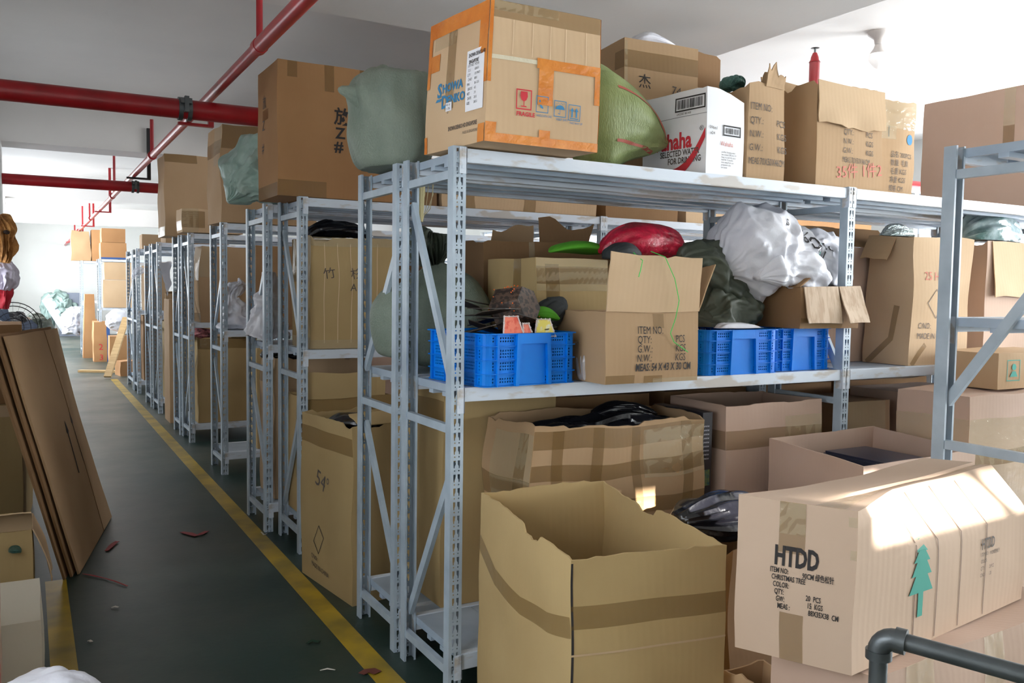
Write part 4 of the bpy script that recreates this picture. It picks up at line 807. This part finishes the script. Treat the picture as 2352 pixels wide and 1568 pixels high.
b = Box('carton', 'brown shrink wrapped stack box behind the bracing rack, lower one', (3.62, 2.30, 0), 0, .82, .36, 1.06, KP, noise_=.012); b.tape(('F', 0, .5, .9, .9), ('L', 0, .5, 1, .9), m=TAPEC, name='clear_tape'); b.tape(('F', 0, .7, 1, .76))
b = Box('carton', 'box with green printed emblem on top of the shrink wrapped one', (3.92, 2.36, 1.07), 0, .62, .3, .17, K, noise_=.006); b.polys('printed_symbol', 'F', .1, .22, frame(.1, .1, .004)+[[(.05+.016*math.cos(k*PI/5), .066+.016*math.sin(k*PI/5)) for k in range(10)], [(.02, .02), (.08, .02), (.062, .046), (.038, .046)]], INKT); b.text('F', .32, .3, .09, 'MN', INKT)
# carton with the tree print
def htdd(q, p, s):
    u = p.x/s.w; z = p.z/s.h; yf = -p.y/s.d+.5   # this carton's long side faces -y; the upper half has caved in
    t = max(0, min(1, (u+.5-.02)/.34)); cr = 1-.33*t*t*(3-2*t)+.07*max(0, (u-.05))
    if z > cr and yf > .5: q.y += (z-cr)/(1-cr+1e-6)*.10*t*min(1, (yf-.5)*2.2); q.z -= (z-cr)*.03
    q.z -= .015*math.sin(PI*min(1, max(0, u+.5)))*max(0, z-.8)/.2*(1-yf)
    return q
b = Box('carton', 'long dented cardboard box printed HTDD with a green tree, in the right foreground', (1.65, 1.304, .62), 7.5, .88, .262, .385, KP, noise_=.005, bulge=.003, extra=htdd, sh=-.35, res=16)
KH = mat('kraft_greyish', (202, 176, 154), c2=(192, 165, 142), **KW); b.body.data.materials.clear(); b.body.data.materials.append(KH)
b.text('L', .33, .60, .066, 'HTDD', INK, .0025, sx=.52)
for i, (a, c_) in enumerate((('ITEM NO:', '90CM 绿色松针'), ('CHRISTMAS TREE', ''), ('COLOR:', ''), ('QTY:', '20  PCS'), ('GW:', '15  KGS'), ('MEAS :', '88X35X38  CM'))): 
    b.text('L', .30+.016*i, .545-.045*i, .0185, a, INK, .0003, sx=.52)
    if c_: b.text('L', .57+.014*i, .537-.045*i, .0185, c_, INK, .0003, sx=.55)
b.tape(('L', .36, .68, .58, 1), ('L', .4, 0, .6, .3)); b.tape(('L', .36, .8, .58, 1), ('L', .93, .9, 1, .96), ('L', .95, .7, 1, .76), m=TAPEC, name='clear_tape')
b.tape(('T', 0, .1, 1, .35), m=TAPEC, name='clear_tape')
tr = [[(-.006, .0), (.02, .0), (.02, .075), (-.006, .075)], [(-.055, .07), (.07, .07), (.035, .125), (-.02, .125)], [(-.045, .12), (.06, .12), (.03, .165), (-.015, .165)], [(-.035, .16), (.05, .16), (.022, .195), (-.008, .195)], [(-.02, .19), (.036, .19), (.012, .225), (.002, .225)]]
b.polys('printed_tree', 'F', .325, .20, shift(tr, 0, 0, .88), INKT)
b.text('F', .69, .50, .042, 'HTDD', INKG, .001, sx=.62)
for i, (a, c_) in enumerate((('ITEM NO:', '90CM绿色松针'), ('COLOR:', ''), ('QTY:', '20 PCS'), ('C/NO:', '/ 20'))): b.text('F', .69, .45-.05*i, .015, a, INKG, sx=.62); b.text('F', .745, .447-.05*i, .014, c_, INKG, sx=.62)
cm = mat('crease_dark', (120, 96, 80), rough=.8)
for x in (.30, .42, .56, .72): b.patch('crease', 'F', x, .02, x+.004, .97, cm)
b2 = Box('carton', 'taped box lying under the box printed HTDD, at the bottom right', (1.70, 1.27, .33), 5, .95, .30, .285, KP, noise_=.012); b2.tape(('F', .12, .3, .25, 1), ('F', .5, .2, .6, 1), m=TAPEC, name='clear_tape')
b2 = Box('carton', 'dark box at the very bottom carrying the taped box and the HTDD box', (1.42, 1.30, 0), 6, 1.1, .34, .325, KD); 
pr = empty('pipe_handrail', (1.30, .93, 0), 'grey steel pipe rail with an elbow, at the bottom right corner', 'handrail')
e = at(2020, 1458, Y=.98)-Vector((1.30, .93, 0)); e2 = at(2352, 1556, Y=.78)-Vector((1.30, .93, 0)); dr = (e2-e)
e2.z = e.z-.012; r0 = .0155
tube('upright_pipe', [(e.x, e.y, 0), (e.x, e.y, e.z-.03)], r0, GALV, pr, 18)
bm = bmesh.new(); dd = (e2-e).normalized(); pts = []
for k in range(7): a = PI/2*k/6; pts.append(Vector((e.x, e.y, e.z-.03))+dd*.03*(1-math.cos(a))+Vector((0, 0, 1))*.03*math.sin(a))
addtube(bm, pts, r0*1.25, 18); addtube(bm, [pts[0]-Vector((0, 0, .012)), pts[0]+Vector((0, 0, .004))], r0*1.45, 18); addtube(bm, [pts[-1]-dd*.004, pts[-1]+dd*.014], r0*1.45, 18)
obj('elbow_joint', bmm('elbow_joint', bm), GALV, pr, True, 50)
ee = pts[-1]+dd*.55; tube('rail_pipe', [pts[-1], ee], r0, GALV, pr, 18); tube('upright_pipe', [(ee.x, ee.y, 0), (ee.x, ee.y, ee.z)], r0, GALV, pr, 18)
# ------------------------------------------------------------------ second rack pair and beyond, along the aisle
b = Box('carton', 'tall box with a printed diamond standing on the aisle floor before the second rack pair', (1.313, 3.83, 0), 8, .34, .60, .855, KY, open_=True, jag=.008, noise_=.010, sh=.02)
b.tape(('L', 0, .83, 1, .93)); b.polys('printed_diamond', 'L', .38, .27, [[(-.062, -.02), (.0, -.075), (.062, .02), (.0, .075)][i:i+1]+[[(-.062, -.02), (.0, -.075), (.062, .02), (.0, .075)][(i+1) % 4]]+[tuple(c*.9 for c in [(-.062, -.02), (.0, -.075), (.062, .02), (.0, .075)][(i+1) % 4])]+[tuple(c*.9 for c in [(-.062, -.02), (.0, -.075), (.062, .02), (.0, .075)][i])] for i in range(4)], INK)
b.text('L', .22, .14, .035, 'C/NO:', INKG, rot=-4, sx=.8); b.text('L', .22, .09, .035, 'MADE IN CHINA', INKG, rot=-4, sx=.8); b.text('L', .3, .6, .12, '54°', INKG, rot=-14); b.flap('F', .12, -70, .1, .9)
loft('bin_bags', 'black plastic film packed in the tall box with the printed diamond', [(760, 975, 10, .05), (790, 968, 16, .12), (830, 968, 18, .14), (870, 972, 14, .1), (900, 978, 5, .03)], BLACKB, Y=4.12, wr=.02, iso=.01, seed=90, cat='plastic film')
b = Box('carton', 'box with hand drawn marks on the middle shelf of the second rack pair', (1.395, 4.80, MZ), 0, .52, .38, .64, KY, noise_=.012, open_=True, jag=.01); b.tape(('L', .1, .6, 1, 1), ('L', 0, 0, 1, .1), ('F', 0, 0, 1, .08), ('F', 0, .92, 1, 1), m=TAPEC, name='clear_tape'); b.text('L', .5, .6, .1, '七', INKG); b.text('F', .14, .63, .07, '竹', INKG, rot=8); b.text('F', .44, .63, .07, '杉', INKG, rot=8); b.text('F', .43, .52, .06, 'A', INKG)
for i in range(5): b.patch('crease', 'F', .15+.15*i, .05, .157+.15*i, .95, bpy.data.materials['crease_0'])
loft('bin_bags', 'black plastic poking out of the box with hand drawn marks', [(700, 550, 6, .04), (720, 530, 14, .08), (760, 525, 16, .1), (810, 528, 15, .1), (850, 545, 6, .04)], BLACKB, Y=5.0, wr=.02, iso=.02, seed=91, cat='plastic film')
b = Box('carton', 'box with a broad tape band and raised front flap, low on the second rack pair', (1.365, 4.79, LZ), 0, .53, .38, .69, KY, open_=True, noise_=.012); b.flap('F', .15, 2, 0, .9, m=KY); b.tape(('F', 0, .88, 1, 1)); b.tape(('L', .5, .3, 1, 1), m=TAPEC, name='clear_tape')
b = Box('carton', 'pale open box bulging between the two racks of the second pair, bottom shelf', (1.325, 5.33, LZ), 0, .58, .38, .88, KL, open_=True, noise_=.02, bulge=.02); b.tape(('L', 0, .82, 1, .92))
loft('plastic_bag', 'dark crumpled plastic in the pale bulging open box', [(600, 818, 4, .03), (625, 808, 14, .08), (660, 806, 16, .1), (690, 812, 8, .05)], BLACKB, Y=5.5, wr=.02, iso=.015, seed=92)
loft('plastic_bag', 'white plastic bag standing on the middle shelf beside the bulging box, left of two', [(548, 752, 40, .1), (546, 730, 34, .1), (540, 705, 20, .07), (533, 685, 11, .04), (545, 662, 15, .05), (552, 646, 7, .02), (548, 638, 2, .01)], WHITEB, Y=7.25, wr=.02, iso=.05, seed=93, flat=1.155, n=90)
loft('plastic_bag', 'larger white plastic bag on the middle shelf of the second rack pair', [(610, 775, 36, .1), (612, 750, 34, .12), (610, 715, 26, .1), (612, 680, 24, .09), (616, 650, 18, .07), (618, 625, 8, .03)], WHITEB, Y=5.5, wr=.02, iso=.05, seed=94, flat=MZ, n=90)
b = Box('carton', 'brown box behind the larger white bag on the middle shelf', (1.62, 5.34, MZ), 0, .7, .36, .62, KD)
b = Box('carton', 'big brown box at the back of the middle shelf behind the white bags', (1.62, 7.10, MZ), 0, .8, .36, .68, KD, noise_=.01)
b = Box('carton', 'plain upright box on the bottom shelf beside the empty deck space', (1.62, 7.08, LZ), 0, .36, .38, .86, KY, noise_=.01); b = Box('carton', 'taller box right of the plain upright one, on the bottom shelf', (2.02, 7.08, LZ), 0, .5, .38, .8, K); b.tape(('F', 0, .85, 1, .95))
b = Box('carton', 'bulging box with shiny taped side on the middle shelf of the third pair', (1.45, 8.66, MZ), 0, .62, .38, .73, K, noise_=.02, bulge=.055, taper=-.06); b.tape(('L', .1, .55, 1, 1), ('F', 0, .6, .2, 1), m=TAPEC, name='clear_tape'); b.text('L', .35, .35, .1, '七', INKG); b.tape(('L', 0, .0, 1, .12))
b = Box('carton', 'tall box with a wavy rim on the bottom shelf of the third pair', (1.42, 8.66, LZ), 0, .56, .38, .82, KY, open_=True, jag=.012, noise_=.022); b.tape(('F', 0, .88, 1, 1)); b.tape(('F', .05, .9, .4, 1), m=TAPEC, name='clear_tape')
loft('ribbon_heap', 'shiny reddish ribbons in the tall box with a wavy rim', [(440, 770, 5, .04), (455, 764, 9, .07), (480, 764, 9, .08), (498, 768, 4, .03)], mat('pinkish_foil', (196, 120, 120), rough=.2, c2=(60, 40, 46), nscale=30, bump=.8, bscale=40), Y=8.82, wr=.03, iso=.03, seed=95, cat='ribbons')
b = Box('carton', 'narrow dark box at the back of the third pair, middle shelf', (1.42, 9.18, MZ), 0, .5, .3, .5, KD)
p = at(398, 650, Y=10.0); b = Box('carton', 'leaning panel-like box between the third pair and the plastic sheet', (1.34, 9.95, 0), 0, .06, .4, 1.35, K)
sh_ = [at(364, 598, Y=10.72), at(394, 602, Y=10.72), at(388, 678, Y=10.72), at(384, 684, Y=10.72)]
cloth('plastic_sheet', 'grey plastic sheet draped on the end of the fourth pair', [sh_[0], sh_[1], sh_[2], sh_[3]], mat('grey_plastic', (176, 178, 186), rough=.4), 'plastic sheet', .004, .03, 3)
b = Box('carton', 'half open box jutting out under the draped plastic sheet', (1.42, 10.80, MZ), -6, .36, .36, .26, K, open_=True, jag=.02); b.flap('F', .1, 80, 0, 1)
b = Box('carton', 'tall plain box low on the rack with the plastic sheet', (1.40, 10.80, LZ), 0, .34, .36, .9, KY); 
b = Box('carton', 'second tall plain box low on the rack with the plastic sheet', (1.78, 10.80, LZ), 0, .4, .36, .86, K)
b = Box('carton', 'upright box on the middle shelf of the last rack', (1.42, 12.88, MZ), 0, .3, .36, .62, K); b = Box('carton', 'upright brown box low on the last rack', (1.40, 12.9, LZ), 0, .5, .36, .9, KD)
loft('plastic_bag', 'small translucent bag at the top of the last rack middle shelf', [(305, 640, 3, .03), (310, 630, 7, .06), (320, 622, 9, .07), (332, 622, 5, .04)], CLEARB, Y=12.8, wr=.02, seed=96)
# filling deeper bays, glimpsed between the front racks
LB = ('left', 'middle', 'right')
for r_, (yy, lab) in enumerate(((4.80, 'second'), (5.33, 'second, rear side'), (7.09, 'third'))):
    for i, x in enumerate((2.45, 3.45, 4.40)):
        Box('carton', '%s bottom shelf box deep in the %s rack row' % (LB[i], lab), (x, yy, LZ), 0, .82, .36, .82, (KD, K, KP)[(i+r_) % 3])
        if r_ != 1 or i != 2: Box('carton', '%s middle shelf box deep in the %s rack row' % (LB[i], lab), (x, yy, MZ), 0, .82, .36, .5+.06*i, (K, KD, KO)[(i+r_) % 3])
# ------------------------------------------------------------------ far end
b = Box('carton', 'stacked orange brown box with a blue band, highest on the far rack', (1.27, 18.62, T), 0, .46, .44, .32, KO); b.patch('blue_band', 'F', 0, 0, 1, .1, mat('blue_band', (50, 84, 140)))
Box('carton', 'upper orange brown box stacked on the one with a blue band', (1.29, 18.62, T+.325), 0, .42, .44, .27, KO)
b = Box('carton', 'round shouldered brown box overhanging the farther rack', (.82, 20.42, T), 0, .38, .42, .62, K, taper=-.1, noise_=.03)
b = Box('carton', 'upright brown boxes edge right of the round shouldered one', (1.22, 20.42, T), 0, .3, .4, .66, KO)
b = Box('carton', 'pale box with flaps on the far rack middle shelf, upper of two', (1.33, 18.62, 1.60), 0, .5, .44, .34, KL); b = Box('carton', 'large pale box on the far rack middle shelf, lower of two', (1.30, 18.58, 1.052), 0, .52, .46, .54, KL)
b = Box('carton', 'leaning brown carton between the two far racks', (.98, 19.5, 0), 0, .26, .3, 1.3, KO, taper=-.35)
c = cpx(190, 808, 0); b = Box('carton', 'brown box on the floor at the far left end of the far racks', (c[0], c[1], 0), 0, .34, .4, .72, KO, noise_=.02)
c = cpx(216, 831, 0); b = Box('carton', 'open box with red marks and a dark blue edge on the far floor', (c[0], c[1], 0), 0, .29, .36, .78, KO, noise_=.02); b.patch('blue_band', 'F', .8, 0, 1, 1, bpy.data.materials['blue_band']); b.text('F', .3, .3, .16, '2\n3', INKR)
c = cpx(250, 842, 0); b = Box('carton', 'low brown box under the round white sack at the far end', (c[0]+.02, c[1], 0), 0, .34, .36, .56, KO)
loft('woven_sack', 'round white sack lying on boxes at the far end of the aisle', [(250, 752, 6, .05), (258, 745, 22, .16), (272, 738, 30, .2), (286, 742, 22, .15), (292, 748, 8, .06)], WHITEB, Y=c[1]+.15, wr=.04, iso=.03, seed=101, cat='sack')
for i, (a, b_, lab) in enumerate((((.98, 16.3, .02), (1.34, 16.1, .02), 'pale plank lying across the far end of the yellow line'), ((1.10, 15.1, .03), (1.45, 15.8, .95), 'pale wooden plank leaning against the end of the rack row'))):
    a = Vector(a); b_ = Vector(b_); d = (b_-a).normalized(); n_ = d.cross(Vector((0, 0, 1))).normalized(); bm = bmesh.new()
    if i == 0: a = a-d*.25
    V = [];
    for p_ in (a, b_):
        for s1, s2 in ((-1, -1), (1, -1), (1, 1), (-1, 1)): V.append(p_+n_*.055*s1+n_.cross(d)*.018*s2-a)
    o = obj('wood_plank', mesh('wood_plank', V, [(0, 1, 5, 4), (1, 2, 6, 5), (2, 3, 7, 6), (3, 0, 4, 7), (3, 2, 1, 0), (4, 5, 6, 7)]), WOOD); o.location = a; tag(o, lab, 'plank')
Box('carton', 'collapsed brown carton flat on the floor behind the leaning plank', (1.32, 15.4, 0), 8, .4, .4, .24, KO, noise_=.03)
MATT = mat('mattress_ticking', (214, 220, 234), rough=.7, c2=(170, 174, 182), nscale=1.5)
a = [at(95, 690, Y=28.0), at(112, 674, Y=28.0), at(165, 745, Y=28.0), at(143, 765, Y=28.0)]
def mf(u, v): p_ = a[0]*(1-u)*(1-v)+a[1]*u*(1-v)+a[2]*u*v+a[3]*(1-u)*v; return p_-a[3]
o = sheet('foam_mattress', mf, 6, 10, .42, MATT); o.location = a[3]; tag(o, 'white foam mattress slab leaning in the heap at the far end', 'mattress')
loft('plastic_bag', 'pale green bundle behind the leaning mattress slab', [(112, 770, 12, .1), (112, 700, 14, .1), (125, 690, 24, .25), (145, 700, 28, .3), (160, 712, 22, .25), (175, 730, 14, .15)], mat('pale_green_plastic', (150, 172, 166), rough=.4, bump=.4), Y=28.0, wr=.06, iso=.08, seed=103, flat=0)
loft('plastic_bag', 'white bag right of the leaning mattress slab', [(166, 768, 16, .2), (168, 745, 22, .25), (170, 722, 18, .2), (172, 704, 10, .1)], WHITEB, Y=21.5, wr=.06, iso=.08, seed=104, flat=.0)
Box('board_stack', 'grey boards standing against the far wall behind the heap', (.80, 27.9, 0), 0, .62, .3, 1.25, mat('grey_board', (120, 126, 140)), cat='boards')
Box('carton', 'small orange box in the far heap beside the mattress slab', (-.10, 19.2, .0), 8, .26, .4, .86, KO, noise_=.03)
loft('bin_bags', 'black bags heaped on the floor at the far left', [(30, 920, 36, .3), (30, 775, 36, .3), (35, 755, 34, .3), (48, 738, 26, .25), (60, 725, 12, .12)], BLACKB, Y=12.0, wr=.05, iso=.05, seed=105, flat=0, cat='bag')
loft('bin_bags', 'dark netting bundle left of the mattress slab', [(90, 868, 26, .3), (90, 765, 26, .3), (85, 745, 26, .3), (80, 728, 18, .2), (76, 718, 6, .1)], DKGREEN, Y=15.0, wr=.05, iso=.06, seed=106, flat=0, cat='bag')
fn = empty('standing_fan', (-.12, 9.7, 0), 'round wire fan standing at the far left column', 'fan'); fc = Vector((0, 0, 1.07))
bm = bmesh.new()
for r0_ in (.09, .15, .21, .245):
    for dy in (-.05, .05): addtube(bm, [fc+Vector((r0_*math.cos(k*PI/16), dy*(1-.4*(r0_ < .1)), r0_*math.sin(k*PI/16))) for k in range(33)], .0035, 5, False)
for k in range(24): a_ = k*PI/12; addtube(bm, [fc+Vector((.04*math.cos(a_), -.05, .04*math.sin(a_))), fc+Vector((.245*math.cos(a_), -.05, .245*math.sin(a_)))], .0016, 4)
obj('fan_grille', bmm('fan_grille', bm), BLACKP, fn)
bm = bmesh.new()
for k in range(3):
    a_ = 2*PI*k/3; vs = [bm.verts.new(fc+Vector((r_*math.cos(a_+t), .02*math.sin(t*3), r_*math.sin(a_+t)))) for r_, t in ((.03, 0), (.19, -.3), (.21, .1), (.17, .45), (.03, .5))]; bm.faces.new(vs)
obj('fan_blades', bmm('fan_blades', bm), mat('fan_blade', (90, 100, 120), rough=.3), fn); tube('fan_motor', [fc+Vector((0, .02, 0)), fc+Vector((0, .16, 0))], .05, BLACKP, fn)
tube('fan_pole', [(0, .1, 0), (0, .1, 1.07)], .016, BLACKP, fn); tube('fan_base', [(0, .1, 0), (0, .1, .03)], .17, BLACKP, fn, 24)
# ------------------------------------------------------------------ left edge of the aisle
FUR = mat('golden_brown_fur', (206, 150, 84), rough=.9, bump=1, bscale=60, c2=(140, 90, 48), nscale=14)
pl = loft('plush_toy', 'fluffy golden brown plush with dark eye patches, high at the left edge', [(6, 600, 14, .07), (8, 585, 24, .12), (6, 555, 30, .15), (2, 525, 30, .15), (-4, 505, 22, .1), (-8, 498, 8, .04)], FUR, Y=8.0, wr=.05, wf=14, iso=.02, seed=110, cat='soft toy', n=90)
DKF = mat('dark_fur', (50, 34, 26), rough=.9, bump=1, bscale=60)
loft('eye_patch', None, [(8, 534, 3, .03), (14, 533, 6, .04), (22, 535, 3, .03)], DKF, Y=7.86, wr=.01, seed=111, parent=pl)
pole = tube('display_pole', [(-.24, 8.02, 0), (-.24, 8.02, 1.79)], .015, GALV); tag(pole, 'thin pole carrying the fluffy plush at the left edge', 'pole')
loft('plastic_bag', 'white and mauve bag hanging below the fluffy plush', [(8, 665, 12, .08), (10, 645, 24, .12), (12, 620, 26, .12), (8, 602, 16, .08)], mat('mauve_white_plastic', (214, 206, 222), rough=.4, bump=.4), Y=8.08, wr=.03, iso=.04, seed=112)
loft('cloth_bundle', 'red cloth below the mauve bag at the left edge', [(4, 705, 10, .06), (8, 685, 14, .08), (14, 660, 12, .06), (18, 645, 5, .03)], mat('red_cloth', (196, 30, 50), rough=.6), Y=8.08, wr=.03, iso=.04, seed=113, cat='cloth')
# leaning folded cartons
B1, B2 = Vector((.208, 4.90, .0)), Vector((.449, 6.04, .0)); T1, T2 = Vector((-.095, 4.65, 1.247)), Vector((.146, 5.79, 1.232))
for k, (lab, off) in enumerate((('large folded brown carton leaning at the left, the sheet facing the aisle', 0), ('second folded carton behind the leaning aisle-side sheet', 1), ('third folded carton, innermost of the leaning sheets', 2))):
    ov = Vector((-.034*off, -.03*off, .0)); tp = Vector((-.034*off-.0, -.05*off, .012*off if off < 2 else -.0))
    def lf(u, v):
        p_ = (B1+ov)*(1-u)*(1-v)+(B2+ov)*u*(1-v)+(T2+tp)*u*v+(T1+tp)*(1-u)*v
        return p_+Vector((.016*math.sin(PI*v)*math.sin(PI*u*1.3), 0, 0))+nv(p_*2.5, 1)*.006*min(1, v*6)+Vector((0, 0, .004))-B1
    o = sheet('folded_carton', lf, 22, 26, .011, K if k == 0 else KD); o.location = B1; tag(o, lab, 'cardboard')
    if k == 0:
        fld = sheet('fold_line', lambda u, v: lf(.70+.006*u, v)+Vector((.0075, 0, 0)), 2, 26, .002, KD, o)
        for (u0, v0) in ((.50, .60), (.70, .62)):
            def arrow(u, v, u0=u0, v0=v0): return lf(u0+(u-.5)*(.012 if v < .8 else .05*(1-v)/.2), v0-.25*(1-v))+Vector((.0078, 0, 0))
            sheet('printed_arrow', arrow, 2, 20, .001, INK, o)
pt = at(35, 755, Z=1.25)
b = Box('folded_carton', 'short stack of folded cartons on edge at the far left, behind the leaning sheet', (-.36, 6.75, 0), 0, .32, .62, 1.22, KD, noise_=.01, cat='cardboard', taper=.0)
b = Box('carton', 'shaded box with a light top band at the left edge, inside the leaning sheets', (-.62, 5.73, 0), -3, .58, .98, .80, KY, noise_=.006); b.patch('light_band', 'F', 0, .92, 1, 1, KL)
b = Box('carton', 'dark brown box standing on the shaded box at the left edge', (-.60, 5.80, .802), -3, .50, .8, .32, KD)
b = Box('carton', 'small open box with a drooping flap on the floor at the left edge', (-.34, 4.30, 0), 0, .34, .34, .42, KY, open_=True, jag=.006); b.flap('F', .16, 20, 0, 1, m=KL, curl=.5); b.flap('R', .26, 155, .0, .9, m=KL, curl=.15); b.tape(('F', 0, .3, 1, .34))
loft('tinsel_bundle', 'dark green tinsel tuft poking out of the small open box at the left edge', [(20, 1265, 3, .02), (28, 1262, 7, .04), (40, 1262, 7, .04), (48, 1266, 3, .02)], bpy.data.materials['green_tinsel'], Y=4.26, wr=.03, wf=15, seed=120, cat='decoration')
b = Box('carton', 'pale carton with layered sheets low at the left edge', (-.45, 3.28, 0), 0, .475, .5, .355, mat('pale_carton', (206, 196, 178), rough=.8, bump=.2, bscale=12), noise_=.006)
b = Box('carton', 'pinkish grey box closest to the camera at the left edge', (-.42, 2.70, 0), 0, .325, .45, .70, KP, noise_=.008); b.text('R', .2, .5, .1, '8', INKR)
loft('plastic_bag', 'white plastic bag at the bottom left corner', [(-20, 1720, 60, .1), (20, 1700, 140, .18), (70, 1690, 150, .2), (120, 1690, 146, .2), (165, 1700, 130, .18), (200, 1740, 50, .1)], WHITEB, Y=2.45, wr=.015, iso=.02, seed=121, n=90, flat=0)
# litter on the floor
SCR = mat('red_scrap', (150, 50, 52), rough=.6); SCW = mat('white_scrap', (210, 206, 196), rough=.7); SCB = mat('brown_scrap', (110, 56, 46), rough=.7)
def scrap(lab, pts, m, wd=.012, seed=1):
    P = [at(x, y, Z=.004) for x, y in pts]; base = P[0].copy(); bm = bmesh.new(); prev = None
    for i, p_ in enumerate(P):
        t = (P[min(i+1, len(P)-1)]-P[max(0, i-1)]).normalized(); n_ = Vector((-t.y, t.x, 0)); ww = wd*(.6+.8*abs(nz((i*1.3, seed, 0))))
        q = [bm.verts.new(p_-base+n_*ww+Vector((0, 0, .003*(i % 2)))), bm.verts.new(p_-base-n_*ww+Vector((0, 0, .002)))]
        if prev: bm.faces.new((prev[0], q[0], q[1], prev[1]))
        prev = q
    r2 = bmesh.ops.extrude_face_region(bm, geom=list(bm.faces)); bmesh.ops.translate(bm, vec=(0, 0, .002), verts=[v for v in r2['geom'] if isinstance(v, bmesh.types.BMVert)])
    o = obj('litter_scrap', bmm('litter_scrap', bm), m); o.location = base; tag(o, lab, 'litter')
scrap('red paper scrap on the floor in mid aisle', [(417, 1222), (435, 1226), (450, 1230), (462, 1227), (475, 1220)], SCR, .022, 1)
scrap('red ribbon scrap near the foot of the leaning cartons', [(245, 1265), (255, 1255), (262, 1248), (270, 1244)], SCR, .018, 2)
scrap('long thin red strip beside the bottom corner of the leaning cartons', [(190, 1318), (215, 1323), (240, 1328), (265, 1336), (292, 1346)], SCR, .006, 3)
scrap('white paper chip below the leaning cartons', [(256, 1396), (264, 1394), (272, 1395)], SCW, .008, 4)
scrap('tiny white chip near the left yellow line', [(201, 1473), (206, 1472), (210, 1474)], SCW, .008, 5)
scrap('crumpled brown leaf-like scrap next to the yellow line at the bottom', [(830, 1548), (842, 1542), (855, 1540), (868, 1546)], SCB, .026, 6)
scrap('pale sliver on the floor left of the brown scrap', [(735, 1540), (752, 1537), (770, 1539)], SCW, .006, 7)
scrap('white curl at the foot of the second pair end post', [(600, 1222), (606, 1229), (612, 1226)], SCW, .006, 8)
scrap('dark green leaf scrap in the lower middle of the aisle', [(706, 1478), (716, 1472), (734, 1474)], mat('dark_scrap', (20, 60, 44)), .012, 9)
